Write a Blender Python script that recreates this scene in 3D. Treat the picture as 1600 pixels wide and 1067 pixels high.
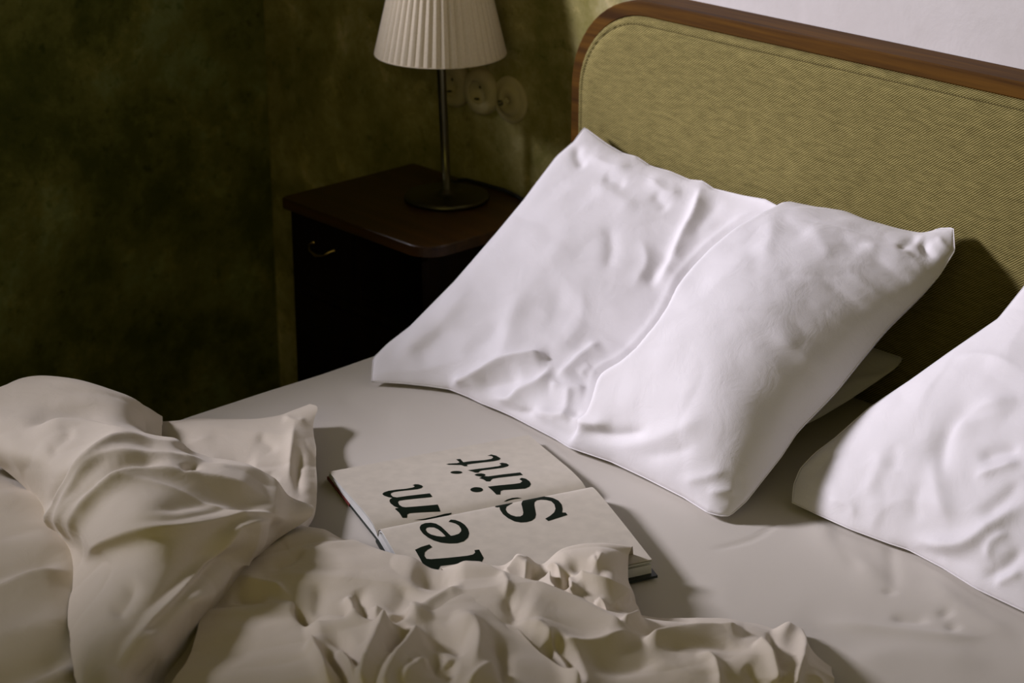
import bpy, bmesh, math, random
import numpy as np
from mathutils import Vector
from mathutils.geometry import tessellate_polygon

random.seed(4)
np.random.seed(4)
for o in list(bpy.data.objects):
    bpy.data.objects.remove(o)
scene = bpy.context.scene
COL = scene.collection

# ------------------------------------------------------------------ camera
F = 3200.0
YAW, PITCH, ROLL = [math.radians(a) for a in (46.8, 21.5, -0.1)]
CAM = np.array([2.522, -2.30, 1.671])


def cam_matrix():
    cy, sy = math.cos(YAW), math.sin(YAW)
    fwd = np.array([-sy * math.cos(PITCH), cy * math.cos(PITCH), -math.sin(PITCH)])
    right = np.array([cy, sy, 0.0])
    down = np.cross(fwd, right)
    cr, sr = math.cos(ROLL), math.sin(ROLL)
    return np.array([cr * right + sr * down, -sr * right + cr * down, fwd])


M = cam_matrix()
cam_data = bpy.data.cameras.new('camera')
cam = bpy.data.objects.new('camera', cam_data)
COL.objects.link(cam)
from mathutils import Matrix
rot = Matrix((M[0], -M[1], -M[2])).transposed().to_4x4()
cam.matrix_world = Matrix.Translation(CAM) @ rot
cam_data.sensor_width = 36
cam_data.lens = F * 36 / 1600
cam_data.clip_start = 0.05
cam_data.dof.use_dof = True
cam_data.dof.focus_distance = 2.55
cam_data.dof.aperture_fstop = 7.0
scene.camera = cam

# ------------------------------------------------------------------ light
world = bpy.data.worlds.new('world')
scene.world = world
world.use_nodes = True
world.node_tree.nodes['Background'].inputs[0].default_value = (0.8, 0.78, 0.7, 1)
world.node_tree.nodes['Background'].inputs[1].default_value = 0.10


def area(name, loc, target, sx, sy, power, col):
    d = bpy.data.lights.new(name, 'AREA')
    d.shape = 'RECTANGLE'
    d.size, d.size_y = sx, sy
    d.energy = power
    d.color = col
    o = bpy.data.objects.new(name, d)
    COL.objects.link(o)
    o.location = loc
    o.rotation_euler = (Vector(target) - Vector(loc)).to_track_quat('-Z', 'Y').to_euler()
    return o


# overcast daylight coming through the window opening of the left wall
area('window_daylight', (-2.71, -3.11, 2.89), (0.8, -0.3, 0.7), 0.85, 0.85, 345, (0.95, 0.90, 1.0))
# added soft olive fill lamp, standing in for light bounced off unseen walls
area('olive_fill', (2.6, -3.2, 2.3), (0.7, -0.6, 0.5), 2.6, 1.8, 11.5, (1.0, 0.87, 0.30))

scene.view_settings.view_transform = 'Standard'
scene.view_settings.look = 'None'
scene.view_settings.exposure = 0.0
scene.view_settings.gamma = 1.0
scene.view_settings.use_curve_mapping = False


# ------------------------------------------------------------------ picture point -> place in the room
def ray(x, y):
    x = np.asarray(x, float)
    y = np.asarray(y, float)
    v = np.stack([(x - 800) / F, (y - 533.5) / F, np.ones_like(x)], -1)
    return v @ M


def on_plane(x, y, ax, val):
    d = ray(x, y)
    t = (val - CAM[ax]) / d[..., ax]
    return CAM + t[..., None] * d


def project(P):
    c = (P - CAM) @ M.T
    return np.stack([800 + F * c[..., 0] / c[..., 2], 533.5 + F * c[..., 1] / c[..., 2]], -1)


# ------------------------------------------------------------------ objects
def link(name, me, mat=None, parent=None):
    o = bpy.data.objects.new(name, me)
    COL.objects.link(o)
    if mat:
        me.materials.append(mat)
    if parent:
        o.parent = parent
        o.matrix_parent_inverse = Matrix.Translation(-parent.location)
    return o


def empty(name, loc, label, cat, group=None):
    o = bpy.data.objects.new(name, None)
    COL.objects.link(o)
    o.location = loc
    o.empty_display_size = 0.05
    tag(o, label, cat, group)
    return o


def tag(o, label, cat, group=None):
    o['label'] = label
    o['category'] = cat
    if group:
        o['group'] = group


def from_bm(name, bm, mat, parent=None, smooth=False):
    me = bpy.data.meshes.new(name)
    bm.normal_update()
    bm.to_mesh(me)
    bm.free()
    if smooth:
        me.polygons.foreach_set('use_smooth', [True] * len(me.polygons))
    return link(name, me, mat, parent)


def add_box(bm, lo, hi, bevel=0.0):
    r = bmesh.ops.create_cube(bm, size=1.0)
    vs = r['verts']
    for v in vs:
        v.co = Vector([(lo[i] + hi[i]) / 2 + v.co[i] * (hi[i] - lo[i]) for i in range(3)])
    if bevel:
        es = list({e for v in vs for e in v.link_edges})
        bmesh.ops.bevel(bm, geom=es, offset=bevel, segments=2, affect='EDGES', profile=0.6)


def box(name, lo, hi, mat, parent=None, bevel=0.0):
    bm = bmesh.new()
    add_box(bm, lo, hi, bevel)
    return from_bm(name, bm, mat, parent)


def lathe(bm, prof, c, n=64, axis='z'):
    rings = []
    for r, h in prof:
        ring = []
        for k in range(n):
            a = 2 * math.pi * k / n
            if axis == 'z':
                p = (c[0] + r * math.cos(a), c[1] + r * math.sin(a), c[2] + h)
            else:       # around the -y direction (things screwed on the back wall)
                p = (c[0] + r * math.cos(a), c[1] - h, c[2] + r * math.sin(a))
            ring.append(bm.verts.new(p))
        rings.append(ring)
    for a, b in zip(rings[:-1], rings[1:]):
        for k in range(n):
            bm.faces.new((a[k], a[(k + 1) % n], b[(k + 1) % n], b[k]))
    return rings


def tube(bm, pts, r, n=10):
    pts = [Vector(p) for p in pts]
    rings = []
    for i, p in enumerate(pts):
        t = (pts[min(i + 1, len(pts) - 1)] - pts[max(i - 1, 0)]).normalized()
        up = Vector((0, 0, 1)) if abs(t.z) < 0.9 else Vector((1, 0, 0))
        a = t.cross(up).normalized()
        b = a.cross(t).normalized()
        rr = r[i] if isinstance(r, (list, tuple)) else r
        rings.append([bm.verts.new(p + a * rr * math.cos(2 * math.pi * k / n) + b * rr * math.sin(2 * math.pi * k / n)) for k in range(n)])
    for a, b in zip(rings[:-1], rings[1:]):
        for k in range(n):
            bm.faces.new((a[k], a[(k + 1) % n], b[(k + 1) % n], b[k]))
    bm.faces.new(rings[0])
    bm.faces.new(rings[-1][::-1])


def catmull(pts, n):
    P = np.array(pts, float)
    P = np.vstack([2 * P[0] - P[1], P, 2 * P[-1] - P[-2]])
    seg = len(P) - 3
    t = np.linspace(0, seg, n)
    i = np.minimum(t.astype(int), seg - 1)
    f = (t - i)[:, None]
    a, b, c, d = P[i], P[i + 1], P[i + 2], P[i + 3]
    return 0.5 * ((2 * b) + (c - a) * f + (2 * a - 5 * b + 4 * c - d) * f ** 2 + (3 * b - a - 3 * c + d) * f ** 3)


def resample(P, n):
    d = np.r_[0, np.cumsum(np.linalg.norm(np.diff(P, axis=0), axis=1))]
    t = np.linspace(0, d[-1], n)
    return np.stack([np.interp(t, d, P[:, k]) for k in range(P.shape[1])], -1)


# ------------------------------------------------------------------ materials
def new_mat(name):
    m = bpy.data.materials.new(name)
    m.use_nodes = True
    nt = m.node_tree
    b = nt.nodes['Principled BSDF']
    return m, nt, b


def nd(nt, kind, **kw):
    n = nt.nodes.new(kind)
    for k, v in kw.items():
        if k in n.inputs:
            n.inputs[k].default_value = v
        else:
            setattr(n, k, v)
    return n


def ramp(nt, src, stops):
    r = nt.nodes.new('ShaderNodeValToRGB')
    e = r.color_ramp.elements
    while len(e) < len(stops):
        e.new(0.5)
    for k, (p, c) in enumerate(stops):
        e[k].position = p
        e[k].color = (*c, 1) if len(c) == 3 else c
    nt.links.new(src, r.inputs[0])
    return r


def cloth_mat(name, col, weave=900, bump=0.25, sheen=0.15, wrinkle=0.0):
    m, nt, b = new_mat(name)
    tc = nd(nt, 'ShaderNodeTexCoord')
    b.inputs['Base Color'].default_value = (*col, 1)
    b.inputs['Roughness'].default_value = 0.85
    b.inputs['Sheen Weight'].default_value = sheen
    b.inputs['Specular IOR Level'].default_value = 0.2
    n1 = nd(nt, 'ShaderNodeTexNoise', Scale=weave, Detail=2.0)
    nt.links.new(tc.outputs['Object'], n1.inputs['Vector'])
    bp = nd(nt, 'ShaderNodeBump', Strength=bump, Distance=0.0006)
    nt.links.new(n1.outputs[0], bp.inputs['Height'])
    n2 = nd(nt, 'ShaderNodeTexNoise', Scale=26.0, Detail=4.0, Roughness=0.55, Distortion=0.6)
    nt.links.new(tc.outputs['Object'], n2.inputs['Vector'])
    bp2 = nd(nt, 'ShaderNodeBump', Strength=wrinkle, Distance=0.006)
    nt.links.new(n2.outputs[0], bp2.inputs['Height'])
    nt.links.new(bp.outputs[0], bp2.inputs['Normal'])
    nt.links.new(bp2.outputs[0], b.inputs['Normal'])
    return m


def plaster_mat(name, stops, blotch=4.5, bump=0.6, pale=None):
    """mottled scraped plaster; pale = (colour stops, x edge) paints the brighter-lit part of the wall into its colour, right of that edge"""
    m, nt, b = new_mat(name)
    tc = nd(nt, 'ShaderNodeTexCoord')
    b.inputs['Roughness'].default_value = 0.9
    b.inputs['Specular IOR Level'].default_value = 0.15
    big = nd(nt, 'ShaderNodeTexNoise', Scale=blotch, Detail=10.0, Roughness=0.72, Distortion=0.15)
    nt.links.new(tc.outputs['Object'], big.inputs['Vector'])
    col = ramp(nt, big.outputs[0], stops)
    out = col.outputs[0]
    # small chipped spots
    chip = nd(nt, 'ShaderNodeTexNoise', Scale=34.0, Detail=5.0, Roughness=0.6)
    nt.links.new(tc.outputs['Object'], chip.inputs['Vector'])
    cm = ramp(nt, chip.outputs[0], [(0.30, (0.45, 0.5, 0.4)), (0.42, (1, 1, 1))])
    mx = nd(nt, 'ShaderNodeMix', data_type='RGBA', blend_type='MULTIPLY')
    mx.inputs[0].default_value = 0.75
    nt.links.new(out, mx.inputs[6])
    nt.links.new(cm.outputs[0], mx.inputs[7])
    out = mx.outputs[2]
    # scraped patches with ragged edges, a little paler than the rest
    scr = nd(nt, 'ShaderNodeTexNoise', Scale=blotch * 1.9, Detail=9.0, Roughness=0.75, Distortion=0.4)
    nt.links.new(tc.outputs['Object'], scr.inputs['Vector'])
    sm_ = ramp(nt, scr.outputs[0], [(0.42, (0.66, 0.74, 0.60)), (0.47, (1, 1, 1)), (0.56, (1, 1, 1)), (0.60, (1.0, 1.0, 1.0))])
    sm_.color_ramp.elements[3].color = (1.9, 1.75, 1.9, 1)
    m3_ = nd(nt, 'ShaderNodeMix', data_type='RGBA', blend_type='MULTIPLY')
    m3_.inputs[0].default_value = 0.32
    nt.links.new(out, m3_.inputs[6])
    nt.links.new(sm_.outputs[0], m3_.inputs[7])
    out = m3_.outputs[2]
    if pale:  # light falling on the right of the wall, put into the plaster colour
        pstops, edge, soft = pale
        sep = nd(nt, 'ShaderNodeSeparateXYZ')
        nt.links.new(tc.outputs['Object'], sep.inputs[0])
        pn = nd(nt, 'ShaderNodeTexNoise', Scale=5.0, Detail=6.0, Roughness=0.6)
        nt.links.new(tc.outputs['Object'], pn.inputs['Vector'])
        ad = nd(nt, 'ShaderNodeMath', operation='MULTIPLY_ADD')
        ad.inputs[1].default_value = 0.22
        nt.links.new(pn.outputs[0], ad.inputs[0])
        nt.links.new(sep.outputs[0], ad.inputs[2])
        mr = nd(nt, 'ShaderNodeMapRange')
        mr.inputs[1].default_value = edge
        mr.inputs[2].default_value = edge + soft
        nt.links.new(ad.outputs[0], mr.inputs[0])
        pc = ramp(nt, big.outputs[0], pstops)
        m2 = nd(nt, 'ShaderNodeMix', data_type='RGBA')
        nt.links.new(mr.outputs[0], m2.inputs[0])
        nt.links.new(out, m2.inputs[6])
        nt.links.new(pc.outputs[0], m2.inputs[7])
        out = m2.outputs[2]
    nt.links.new(out, b.inputs['Base Color'])
    vor = nd(nt, 'ShaderNodeTexNoise', Scale=11.0, Detail=9.0, Roughness=0.62, Distortion=0.3)
    nt.links.new(tc.outputs['Object'], vor.inputs['Vector'])
    bp = nd(nt, 'ShaderNodeBump', Strength=bump, Distance=0.008)
    nt.links.new(vor.outputs[0], bp.inputs['Height'])
    nt.links.new(bp.outputs[0], b.inputs['Normal'])
    return m


def wood_mat(name, c1, c2, rough=0.35, axis=0, scale=1.0, coat=0.0):
    m, nt, b = new_mat(name)
    tc = nd(nt, 'ShaderNodeTexCoord')
    mp = nd(nt, 'ShaderNodeMapping')
    s = [60 * scale, 60 * scale, 60 * scale]
    s[axis] = 3.0 * scale
    mp.inputs['Scale'].default_value = s
    nt.links.new(tc.outputs['Object'], mp.inputs[0])
    n = nd(nt, 'ShaderNodeTexNoise', Scale=1.0, Detail=5.0, Roughness=0.6, Distortion=0.4)
    nt.links.new(mp.outputs[0], n.inputs['Vector'])
    r = ramp(nt, n.outputs[0], [(0.32, c1), (0.68, c2)])
    nt.links.new(r.outputs[0], b.inputs['Base Color'])
    b.inputs['Roughness'].default_value = rough
    b.inputs['Specular IOR Level'].default_value = 0.12 if coat == 0 else 0.5
    b.inputs['Coat Weight'].default_value = coat
    b.inputs['Coat Roughness'].default_value = 0.15
    bp = nd(nt, 'ShaderNodeBump', Strength=0.12, Distance=0.001)
    nt.links.new(n.outputs[0], bp.inputs['Height'])
    nt.links.new(bp.outputs[0], b.inputs['Normal'])
    return m


def flat_mat(name, col, rough=0.6, metal=0.0, spec=0.5, trans=0.0):
    m, nt, b = new_mat(name)
    tc = nd(nt, 'ShaderNodeTexCoord')
    n = nd(nt, 'ShaderNodeTexNoise', Scale=60.0, Detail=3.0)
    nt.links.new(tc.outputs['Object'], n.inputs['Vector'])
    r = ramp(nt, n.outputs[0], [(0.3, tuple(c * 0.9 for c in col)), (0.7, col)])
    nt.links.new(r.outputs[0], b.inputs['Base Color'])
    b.inputs['Roughness'].default_value = rough
    b.inputs['Metallic'].default_value = metal
    b.inputs['Specular IOR Level'].default_value = spec
    return m


def twill_mat():
    m, nt, b = new_mat('olive_twill')
    tc = nd(nt, 'ShaderNodeTexCoord')
    sep = nd(nt, 'ShaderNodeSeparateXYZ')
    nt.links.new(tc.outputs['Object'], sep.inputs[0])
    # coordinate across the ribs: ribs climb to the right at about 33 degrees
    a = math.radians(38)
    m1 = nd(nt, 'ShaderNodeMath', operation='MULTIPLY')
    m1.inputs[1].default_value = -math.sin(a)
    nt.links.new(sep.outputs[0], m1.inputs[0])
    m2 = nd(nt, 'ShaderNodeMath', operation='MULTIPLY_ADD')
    m2.inputs[1].default_value = math.cos(a)
    nt.links.new(sep.outputs[2], m2.inputs[0])
    nt.links.new(m1.outputs[0], m2.inputs[2])
    wob = nd(nt, 'ShaderNodeTexNoise', Scale=160.0, Detail=2.0)
    nt.links.new(tc.outputs['Object'], wob.inputs['Vector'])
    m3 = nd(nt, 'ShaderNodeMath', operation='MULTIPLY_ADD')
    m3.inputs[1].default_value = 0.0008
    nt.links.new(wob.outputs[0], m3.inputs[0])
    nt.links.new(m2.outputs[0], m3.inputs[2])
    m4 = nd(nt, 'ShaderNodeMath', operation='MULTIPLY')
    m4.inputs[1].default_value = 2 * math.pi / 0.0029
    nt.links.new(m3.outputs[0], m4.inputs[0])
    sn = nd(nt, 'ShaderNodeMath', operation='SINE')
    nt.links.new(m4.outputs[0], sn.inputs[0])
    mr = nd(nt, 'ShaderNodeMapRange')
    mr.inputs[1].default_value = -1
    mr.inputs[2].default_value = 1
    nt.links.new(sn.outputs[0], mr.inputs[0])
    r = ramp(nt, mr.outputs[0], [(0.1, (0.075, 0.060, 0.014)), (0.85, (0.35, 0.295, 0.125))])
    # slubs: streaky yarn irregularity
    mp = nd(nt, 'ShaderNodeMapping')
    mp.inputs['Scale'].default_value = (40, 40, 150)
    nt.links.new(tc.outputs['Object'], mp.inputs[0])
    sl = nd(nt, 'ShaderNodeTexNoise', Scale=1.0, Detail=4.0, Roughness=0.7)
    nt.links.new(mp.outputs[0], sl.inputs['Vector'])
    sr = ramp(nt, sl.outputs[0], [(0.3, (0.68, 0.68, 0.62)), (0.7, (1.15, 1.15, 1.1))])
    mx = nd(nt, 'ShaderNodeMix', data_type='RGBA', blend_type='MULTIPLY')
    mx.inputs[0].default_value = 1.0
    nt.links.new(r.outputs[0], mx.inputs[6])
    nt.links.new(sr.outputs[0], mx.inputs[7])
    nt.links.new(mx.outputs[2], b.inputs['Base Color'])
    bp = nd(nt, 'ShaderNodeBump', Strength=0.35, Distance=0.0012)
    nt.links.new(mr.outputs[0], bp.inputs['Height'])
    nt.links.new(bp.outputs[0], b.inputs['Normal'])
    b.inputs['Roughness'].default_value = 0.95
    b.inputs['Specular IOR Level'].default_value = 0.1
    return m


MAT = dict(
    pillow=cloth_mat('white_cotton', (0.745, 0.725, 0.75), wrinkle=0.2),
    duvet=cloth_mat('duvet_cotton', (0.67, 0.60, 0.505), wrinkle=0.2),
    sheet=cloth_mat('sheet_cotton', (0.59, 0.55, 0.495), weave=1200, wrinkle=0.04),
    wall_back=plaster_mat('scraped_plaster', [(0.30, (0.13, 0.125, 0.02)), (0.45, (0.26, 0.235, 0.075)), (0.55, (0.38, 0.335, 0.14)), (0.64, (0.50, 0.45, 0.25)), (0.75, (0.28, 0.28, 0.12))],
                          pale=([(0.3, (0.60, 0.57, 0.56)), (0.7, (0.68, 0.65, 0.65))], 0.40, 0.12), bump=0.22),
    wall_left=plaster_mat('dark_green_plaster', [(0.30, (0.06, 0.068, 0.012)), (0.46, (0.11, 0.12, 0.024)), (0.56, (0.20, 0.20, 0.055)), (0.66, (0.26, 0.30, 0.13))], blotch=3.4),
    wall_room=plaster_mat('ochre_plaster', [(0.30, (0.38, 0.32, 0.13)), (0.6, (0.52, 0.46, 0.24))]),
    ceiling=plaster_mat('ceiling_plaster', [(0.30, (0.50, 0.46, 0.33)), (0.6, (0.6, 0.56, 0.42))], bump=0.2),
    floor=wood_mat('dark_floorboards', (0.035, 0.02, 0.008), (0.09, 0.05, 0.02), axis=1, scale=0.5),
    frame_wood=wood_mat('reddish_wood', (0.040, 0.015, 0.001), (0.115, 0.050, 0.004), rough=0.6, axis=0),
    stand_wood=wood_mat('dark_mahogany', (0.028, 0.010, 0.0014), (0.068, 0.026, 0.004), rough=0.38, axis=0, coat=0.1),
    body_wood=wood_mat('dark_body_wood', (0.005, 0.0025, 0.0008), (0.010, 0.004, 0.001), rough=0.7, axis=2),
    brass=flat_mat('aged_brass', (0.55, 0.40, 0.16), 0.3, 1.0),
    steel=flat_mat('dark_bronze', (0.13, 0.12, 0.07), 0.33, 1.0),
    shade=None,
    socket=flat_mat('old_white_plastic', (0.50, 0.44, 0.24), 0.6, spec=0.2),
    hole=flat_mat('dark_hole', (0.02, 0.02, 0.01), 0.6),
    cable=flat_mat('black_cable', (0.008, 0.008, 0.006), 0.5),
    paper=flat_mat('book_paper', (0.62, 0.57, 0.49), 0.75, spec=0.2),
    paper_edge=flat_mat('page_edges', (0.62, 0.62, 0.60), 0.8, spec=0.1),
    ink=flat_mat('black_ink', (0.004, 0.010, 0.004), 0.7, spec=0.1),
    cover=flat_mat('black_board', (0.006, 0.012, 0.007), 0.5),
    red=flat_mat('dark_red_cloth', (0.16, 0.02, 0.012), 0.7),
    thread=cloth_mat('seam_thread', (0.78, 0.76, 0.78)),
    twill=twill_mat(),
    seam=flat_mat('seam_shadow_thread', (0.10, 0.08, 0.03), 0.9, spec=0.1),
    frame_white=flat_mat('window_paint', (0.7, 0.68, 0.62), 0.5),
)


def shade_mat():
    m, nt, b = new_mat('pleated_shade_fabric')
    tc = nd(nt, 'ShaderNodeTexCoord')
    n = nd(nt, 'ShaderNodeTexNoise', Scale=300.0, Detail=3.0)
    nt.links.new(tc.outputs['Object'], n.inputs['Vector'])
    r = ramp(nt, n.outputs[0], [(0.3, (0.86, 0.78, 0.62)), (0.7, (0.93, 0.85, 0.70))])
    nt.links.new(r.outputs[0], b.inputs['Base Color'])
    b.inputs['Roughness'].default_value = 0.85
    tr = nd(nt, 'ShaderNodeBsdfTranslucent')
    nt.links.new(r.outputs[0], tr.inputs[0])
    mix = nd(nt, 'ShaderNodeMixShader')
    mix.inputs[0].default_value = 0.4
    nt.links.new(b.outputs[0], mix.inputs[1])
    nt.links.new(tr.outputs[0], mix.inputs[2])
    nt.links.new(mix.outputs[0], nt.nodes['Material Output'].inputs[0])
    return m


MAT['shade'] = shade_mat()

# ------------------------------------------------------------------ room shell
XL, XR, YB, YF, ZC = -0.62, 4.2, 0.0, -4.4, 2.8


def structure(o):
    o['kind'] = 'structure'
    return o


structure(box('floor', (XL - .3, YF - .2, -0.1), (XR + .2, YB + .2, 0), MAT['floor']))
structure(box('ceiling', (XL - .3, YF - .2, ZC), (XR + .2, YB + .2, ZC + .1), MAT['ceiling']))
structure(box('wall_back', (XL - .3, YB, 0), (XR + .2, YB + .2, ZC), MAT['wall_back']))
structure(box('wall_right', (XR, YF, 0), (XR + .2, YB, ZC), MAT['wall_room']))
structure(box('wall_front', (XL - .3, YF - .2, 0), (XR + .2, YF, ZC), MAT['wall_room']))
WY0, WY1, WZ0, WZ1 = -2.15, -0.87, 1.36, 2.3
bm = bmesh.new()
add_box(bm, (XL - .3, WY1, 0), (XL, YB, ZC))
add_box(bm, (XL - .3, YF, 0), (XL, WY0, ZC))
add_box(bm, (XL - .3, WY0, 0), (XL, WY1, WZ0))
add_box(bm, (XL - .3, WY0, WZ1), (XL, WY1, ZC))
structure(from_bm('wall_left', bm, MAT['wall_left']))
bm = bmesh.new()
for a, b_ in (((WY0, WZ0), (WY0 + .05, WZ1)), ((WY1 - .05, WZ0), (WY1, WZ1)), ((WY0 + .05, WZ0), (WY1 - .05, WZ0 + .05)), ((WY0 + .05, WZ1 - .05), (WY1 - .05, WZ1))):
    add_box(bm, (XL - .29, a[0], a[1]), (XL - .24, b_[0], b_[1]))
structure(from_bm('window_1', bm, MAT['frame_white']))

# ------------------------------------------------------------------ bed with headboard
BX0, BX1, BZ = 0.274, 1.98, 0.52
bed = empty('bed', (BX0, -0.03, 0), 'bed with a tall olive fabric headboard framed in reddish wood', 'bed')
HT = 1.017
FR = 0.16


def rounded_path(x0, x1, zb, zt, r, n=14):
    p = [(x0, zb)]
    for k in range(n + 1):
        a = math.pi - k / n * math.pi / 2
        p.append((x0 + r + r * math.cos(a), zt - r + r * math.sin(a)))
    for k in range(n + 1):
        a = math.pi / 2 - k / n * math.pi / 2
        p.append((x1 - r + r * math.cos(a), zt - r + r * math.sin(a)))
    p.append((x1, zb))
    return p


def band(bm, outer, inner, y0, y1, bev=0.002):
    """solid band between two open paths in the xz plane, y0 front, y1 back"""
    n = len(outer)
    rows = []
    e = bev
    for (ox, oz), (ix, iz) in zip(outer, inner):
        d = Vector((ix - ox, iz - oz)).normalized() * e
        sec = [(ox, y1, oz), (ox, y0 + e, oz), (ox + d.x, y0, oz + d.y), (ix - d.x, y0, iz - d.y), (ix, y0 + e, iz), (ix, y1, iz)]
        rows.append([bm.verts.new(s) for s in sec])
    for a, b in zip(rows[:-1], rows[1:]):
        for k in range(6):
            bm.faces.new((a[k], a[(k + 1) % 6], b[(k + 1) % 6], b[k]))
    bm.faces.new(rows[0])
    bm.faces.new(rows[-1][::-1])
    bmesh.ops.recalc_face_normals(bm, faces=bm.faces)


TH = 0.023
bm = bmesh.new()
band(bm, rounded_path(BX0, BX1, 0.02, HT, FR), rounded_path(BX0 + TH, BX1 - TH, 0.02, HT - TH, FR - TH), -0.062, -0.002)
o = from_bm('headboard_frame', bm, MAT['frame_wood'], bed)
# upholstered panel, slightly crowned, with the inset of the sewn border
bm = bmesh.new()
n_in = rounded_path(BX0 + TH, BX1 - TH, 0.30, HT - TH, FR - TH, 14)


def panel_rings(specs):
    rings = []
    for ins, y in specs:
        p = rounded_path(BX0 + TH + ins, BX1 - TH - ins, 0.30 + ins, HT - TH - ins, max(FR - TH - ins, 0.01), 14)
        rings.append([bm.verts.new((x, y, z)) for x, z in p])
    for a, b in zip(rings[:-1], rings[1:]):
        m_ = len(a)
        for k in range(m_):
            bm.faces.new((a[k], a[(k + 1) % m_], b[(k + 1) % m_], b[k]))
    bm.faces.new(rings[-1])
    bm.faces.new(rings[0][::-1])


panel_rings([(0, -0.01), (0, -0.064), (0.002, -0.0685), (0.005, -0.071), (0.0095, -0.072), (0.011, -0.0695), (0.0125, -0.072), (0.03, -0.074), (0.06, -0.075)])
bmesh.ops.recalc_face_normals(bm, faces=bm.faces)
panel = from_bm('headboard_panel', bm, MAT['twill'], bed, smooth=True)
bm = bmesh.new()
p = rounded_path(BX0 + TH + .011, BX1 - TH - .011, 0.32, HT - TH - .011, FR - TH - .011, 14)
tube(bm, [(x, -0.0700, z) for x, z in p], 0.0009, 5)
from_bm('seam', bm, MAT['seam'], panel, smooth=True)
for nm, lo, hi in (('side_rail', (BX0 + .012, -2.04, 0.20), (BX0 + .037, -0.064, 0.33)), ('side_rail', (BX1 - .037, -2.04, 0.20), (BX1 - .012, -0.064, 0.33)),
                   ('foot_rail', (BX0 + .037, -2.04, 0.20), (BX1 - .037, -2.015, 0.33))):
    box(nm, lo, hi, MAT['frame_wood'], bed, 0.003)
for lx in (BX0 + .04, BX1 - .09):
    box('leg', (lx, -2.01, 0.0), (lx + .05, -1.96, 0.20), MAT['frame_wood'], bed, 0.003)
box('slat_base', (BX0 + .0375, -2.014, 0.27), (BX1 - .0375, -0.064, 0.30), MAT['body_wood'], bed)


# ------------------------------------------------------------------ cloth sculpting tools
def value_noise(P, scale, seed=0):
    r = np.random.RandomState(seed)
    T = r.rand(32, 32, 32) * 2 - 1
    Q = P * scale + 100.3
    i = np.floor(Q).astype(int)
    f = Q - i
    f = f * f * (3 - 2 * f)
    i %= 32
    j = (i + 1) % 32
    out = 0
    for a in (0, 1):
        for b in (0, 1):
            for c in (0, 1):
                w = (f[..., 0] if a else 1 - f[..., 0]) * (f[..., 1] if b else 1 - f[..., 1]) * (f[..., 2] if c else 1 - f[..., 2])
                out = out + w * T[(j if a else i)[..., 0], (j if b else i)[..., 1], (j if c else i)[..., 2]]
    return out


def normals(P):
    du = np.gradient(P, axis=0)
    dv = np.gradient(P, axis=1)
    n = np.cross(du, dv)
    n /= np.linalg.norm(n, axis=-1, keepdims=True) + 1e-12
    return n


def stroke_field(px, strokes):
    """sum of fold profiles. stroke = (points, height, width on one side, width on the other[, end taper])"""
    out = np.zeros(px.shape[:-1])
    for s in strokes:
        pts, amp, wl, wr = s[:4]
        tap = s[4] if len(s) > 4 else 0.3
        c = catmull(pts, max(8, 5 * len(pts)))
        a, b = c[:-1], c[1:]
        L = np.linalg.norm(b - a, axis=1)
        cum = np.r_[0, np.cumsum(L)]
        lo = c.min(0) - 3.2 * max(wl, wr)
        hi = c.max(0) + 3.2 * max(wl, wr)
        mask = (px[..., 0] > lo[0]) & (px[..., 0] < hi[0]) & (px[..., 1] > lo[1]) & (px[..., 1] < hi[1])
        Q = px[mask]
        if not len(Q):
            continue
        best = np.full(len(Q), 1e9)
        sd = np.zeros(len(Q))
        tt = np.zeros(len(Q))
        for k in range(len(a)):
            d = b[k] - a[k]
            r = Q - a[k]
            t = np.clip((r @ d) / (L[k] ** 2 + 1e-9), 0, 1)
            e = r - t[:, None] * d
            dist = np.hypot(e[:, 0], e[:, 1])
            cr = d[0] * r[:, 1] - d[1] * r[:, 0]
            u = dist < best
            best[u] = dist[u]
            sd[u] = np.sign(cr[u])
            tt[u] = (cum[k] + t[u] * L[k]) / cum[-1]
        w = np.where(sd > 0, wr, wl)
        prof = np.exp(-np.power(best / w, 1.28 if (amp > 0 and min(wl, wr) < 11) else 1.7))
        if tap > 0:
            x = np.clip(np.minimum(tt, 1 - tt) / tap, 0, 1)
            prof = prof * (x * x * (3 - 2 * x))
        out[mask] += amp * prof
    return out


def ridged(P, scale, seed, ang=0.0, stretch=2.4):
    """thin crease lines: sharpened noise, drawn out in one direction"""
    c, s_ = math.cos(ang), math.sin(ang)
    Q = np.stack([(c * P[..., 0] + s_ * P[..., 1]) / stretch, -s_ * P[..., 0] + c * P[..., 1], P[..., 2]], -1)
    Q = Q + 0.012 * np.stack([value_noise(P, 12, seed + 7), value_noise(P, 12, seed + 8), value_noise(P, 12, seed + 9)], -1)
    n = 1 - np.abs(value_noise(Q, scale, seed)) * 2.2
    return np.clip(n, 0, 1) ** 2


def line_distance(px, pts):
    """signed distance in picture points to a polyline (positive on the right of its downward run)"""
    c = catmull(pts, 60)
    a, b = c[:-1], c[1:]
    best = np.full(px.shape[:-1], 1e9)
    sd = np.zeros(px.shape[:-1])
    for k in range(len(a)):
        d = b[k] - a[k]
        q = px - a[k]
        t = np.clip((q @ d) / (d @ d), 0, 1)
        e = q - t[..., None] * d
        dist = np.hypot(e[..., 0], e[..., 1])
        cr = d[0] * q[..., 1] - d[1] * q[..., 0]
        u = dist < best
        best[u] = dist[u]
        sd[u] = -np.sign(cr[u])
    return best * sd


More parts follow.
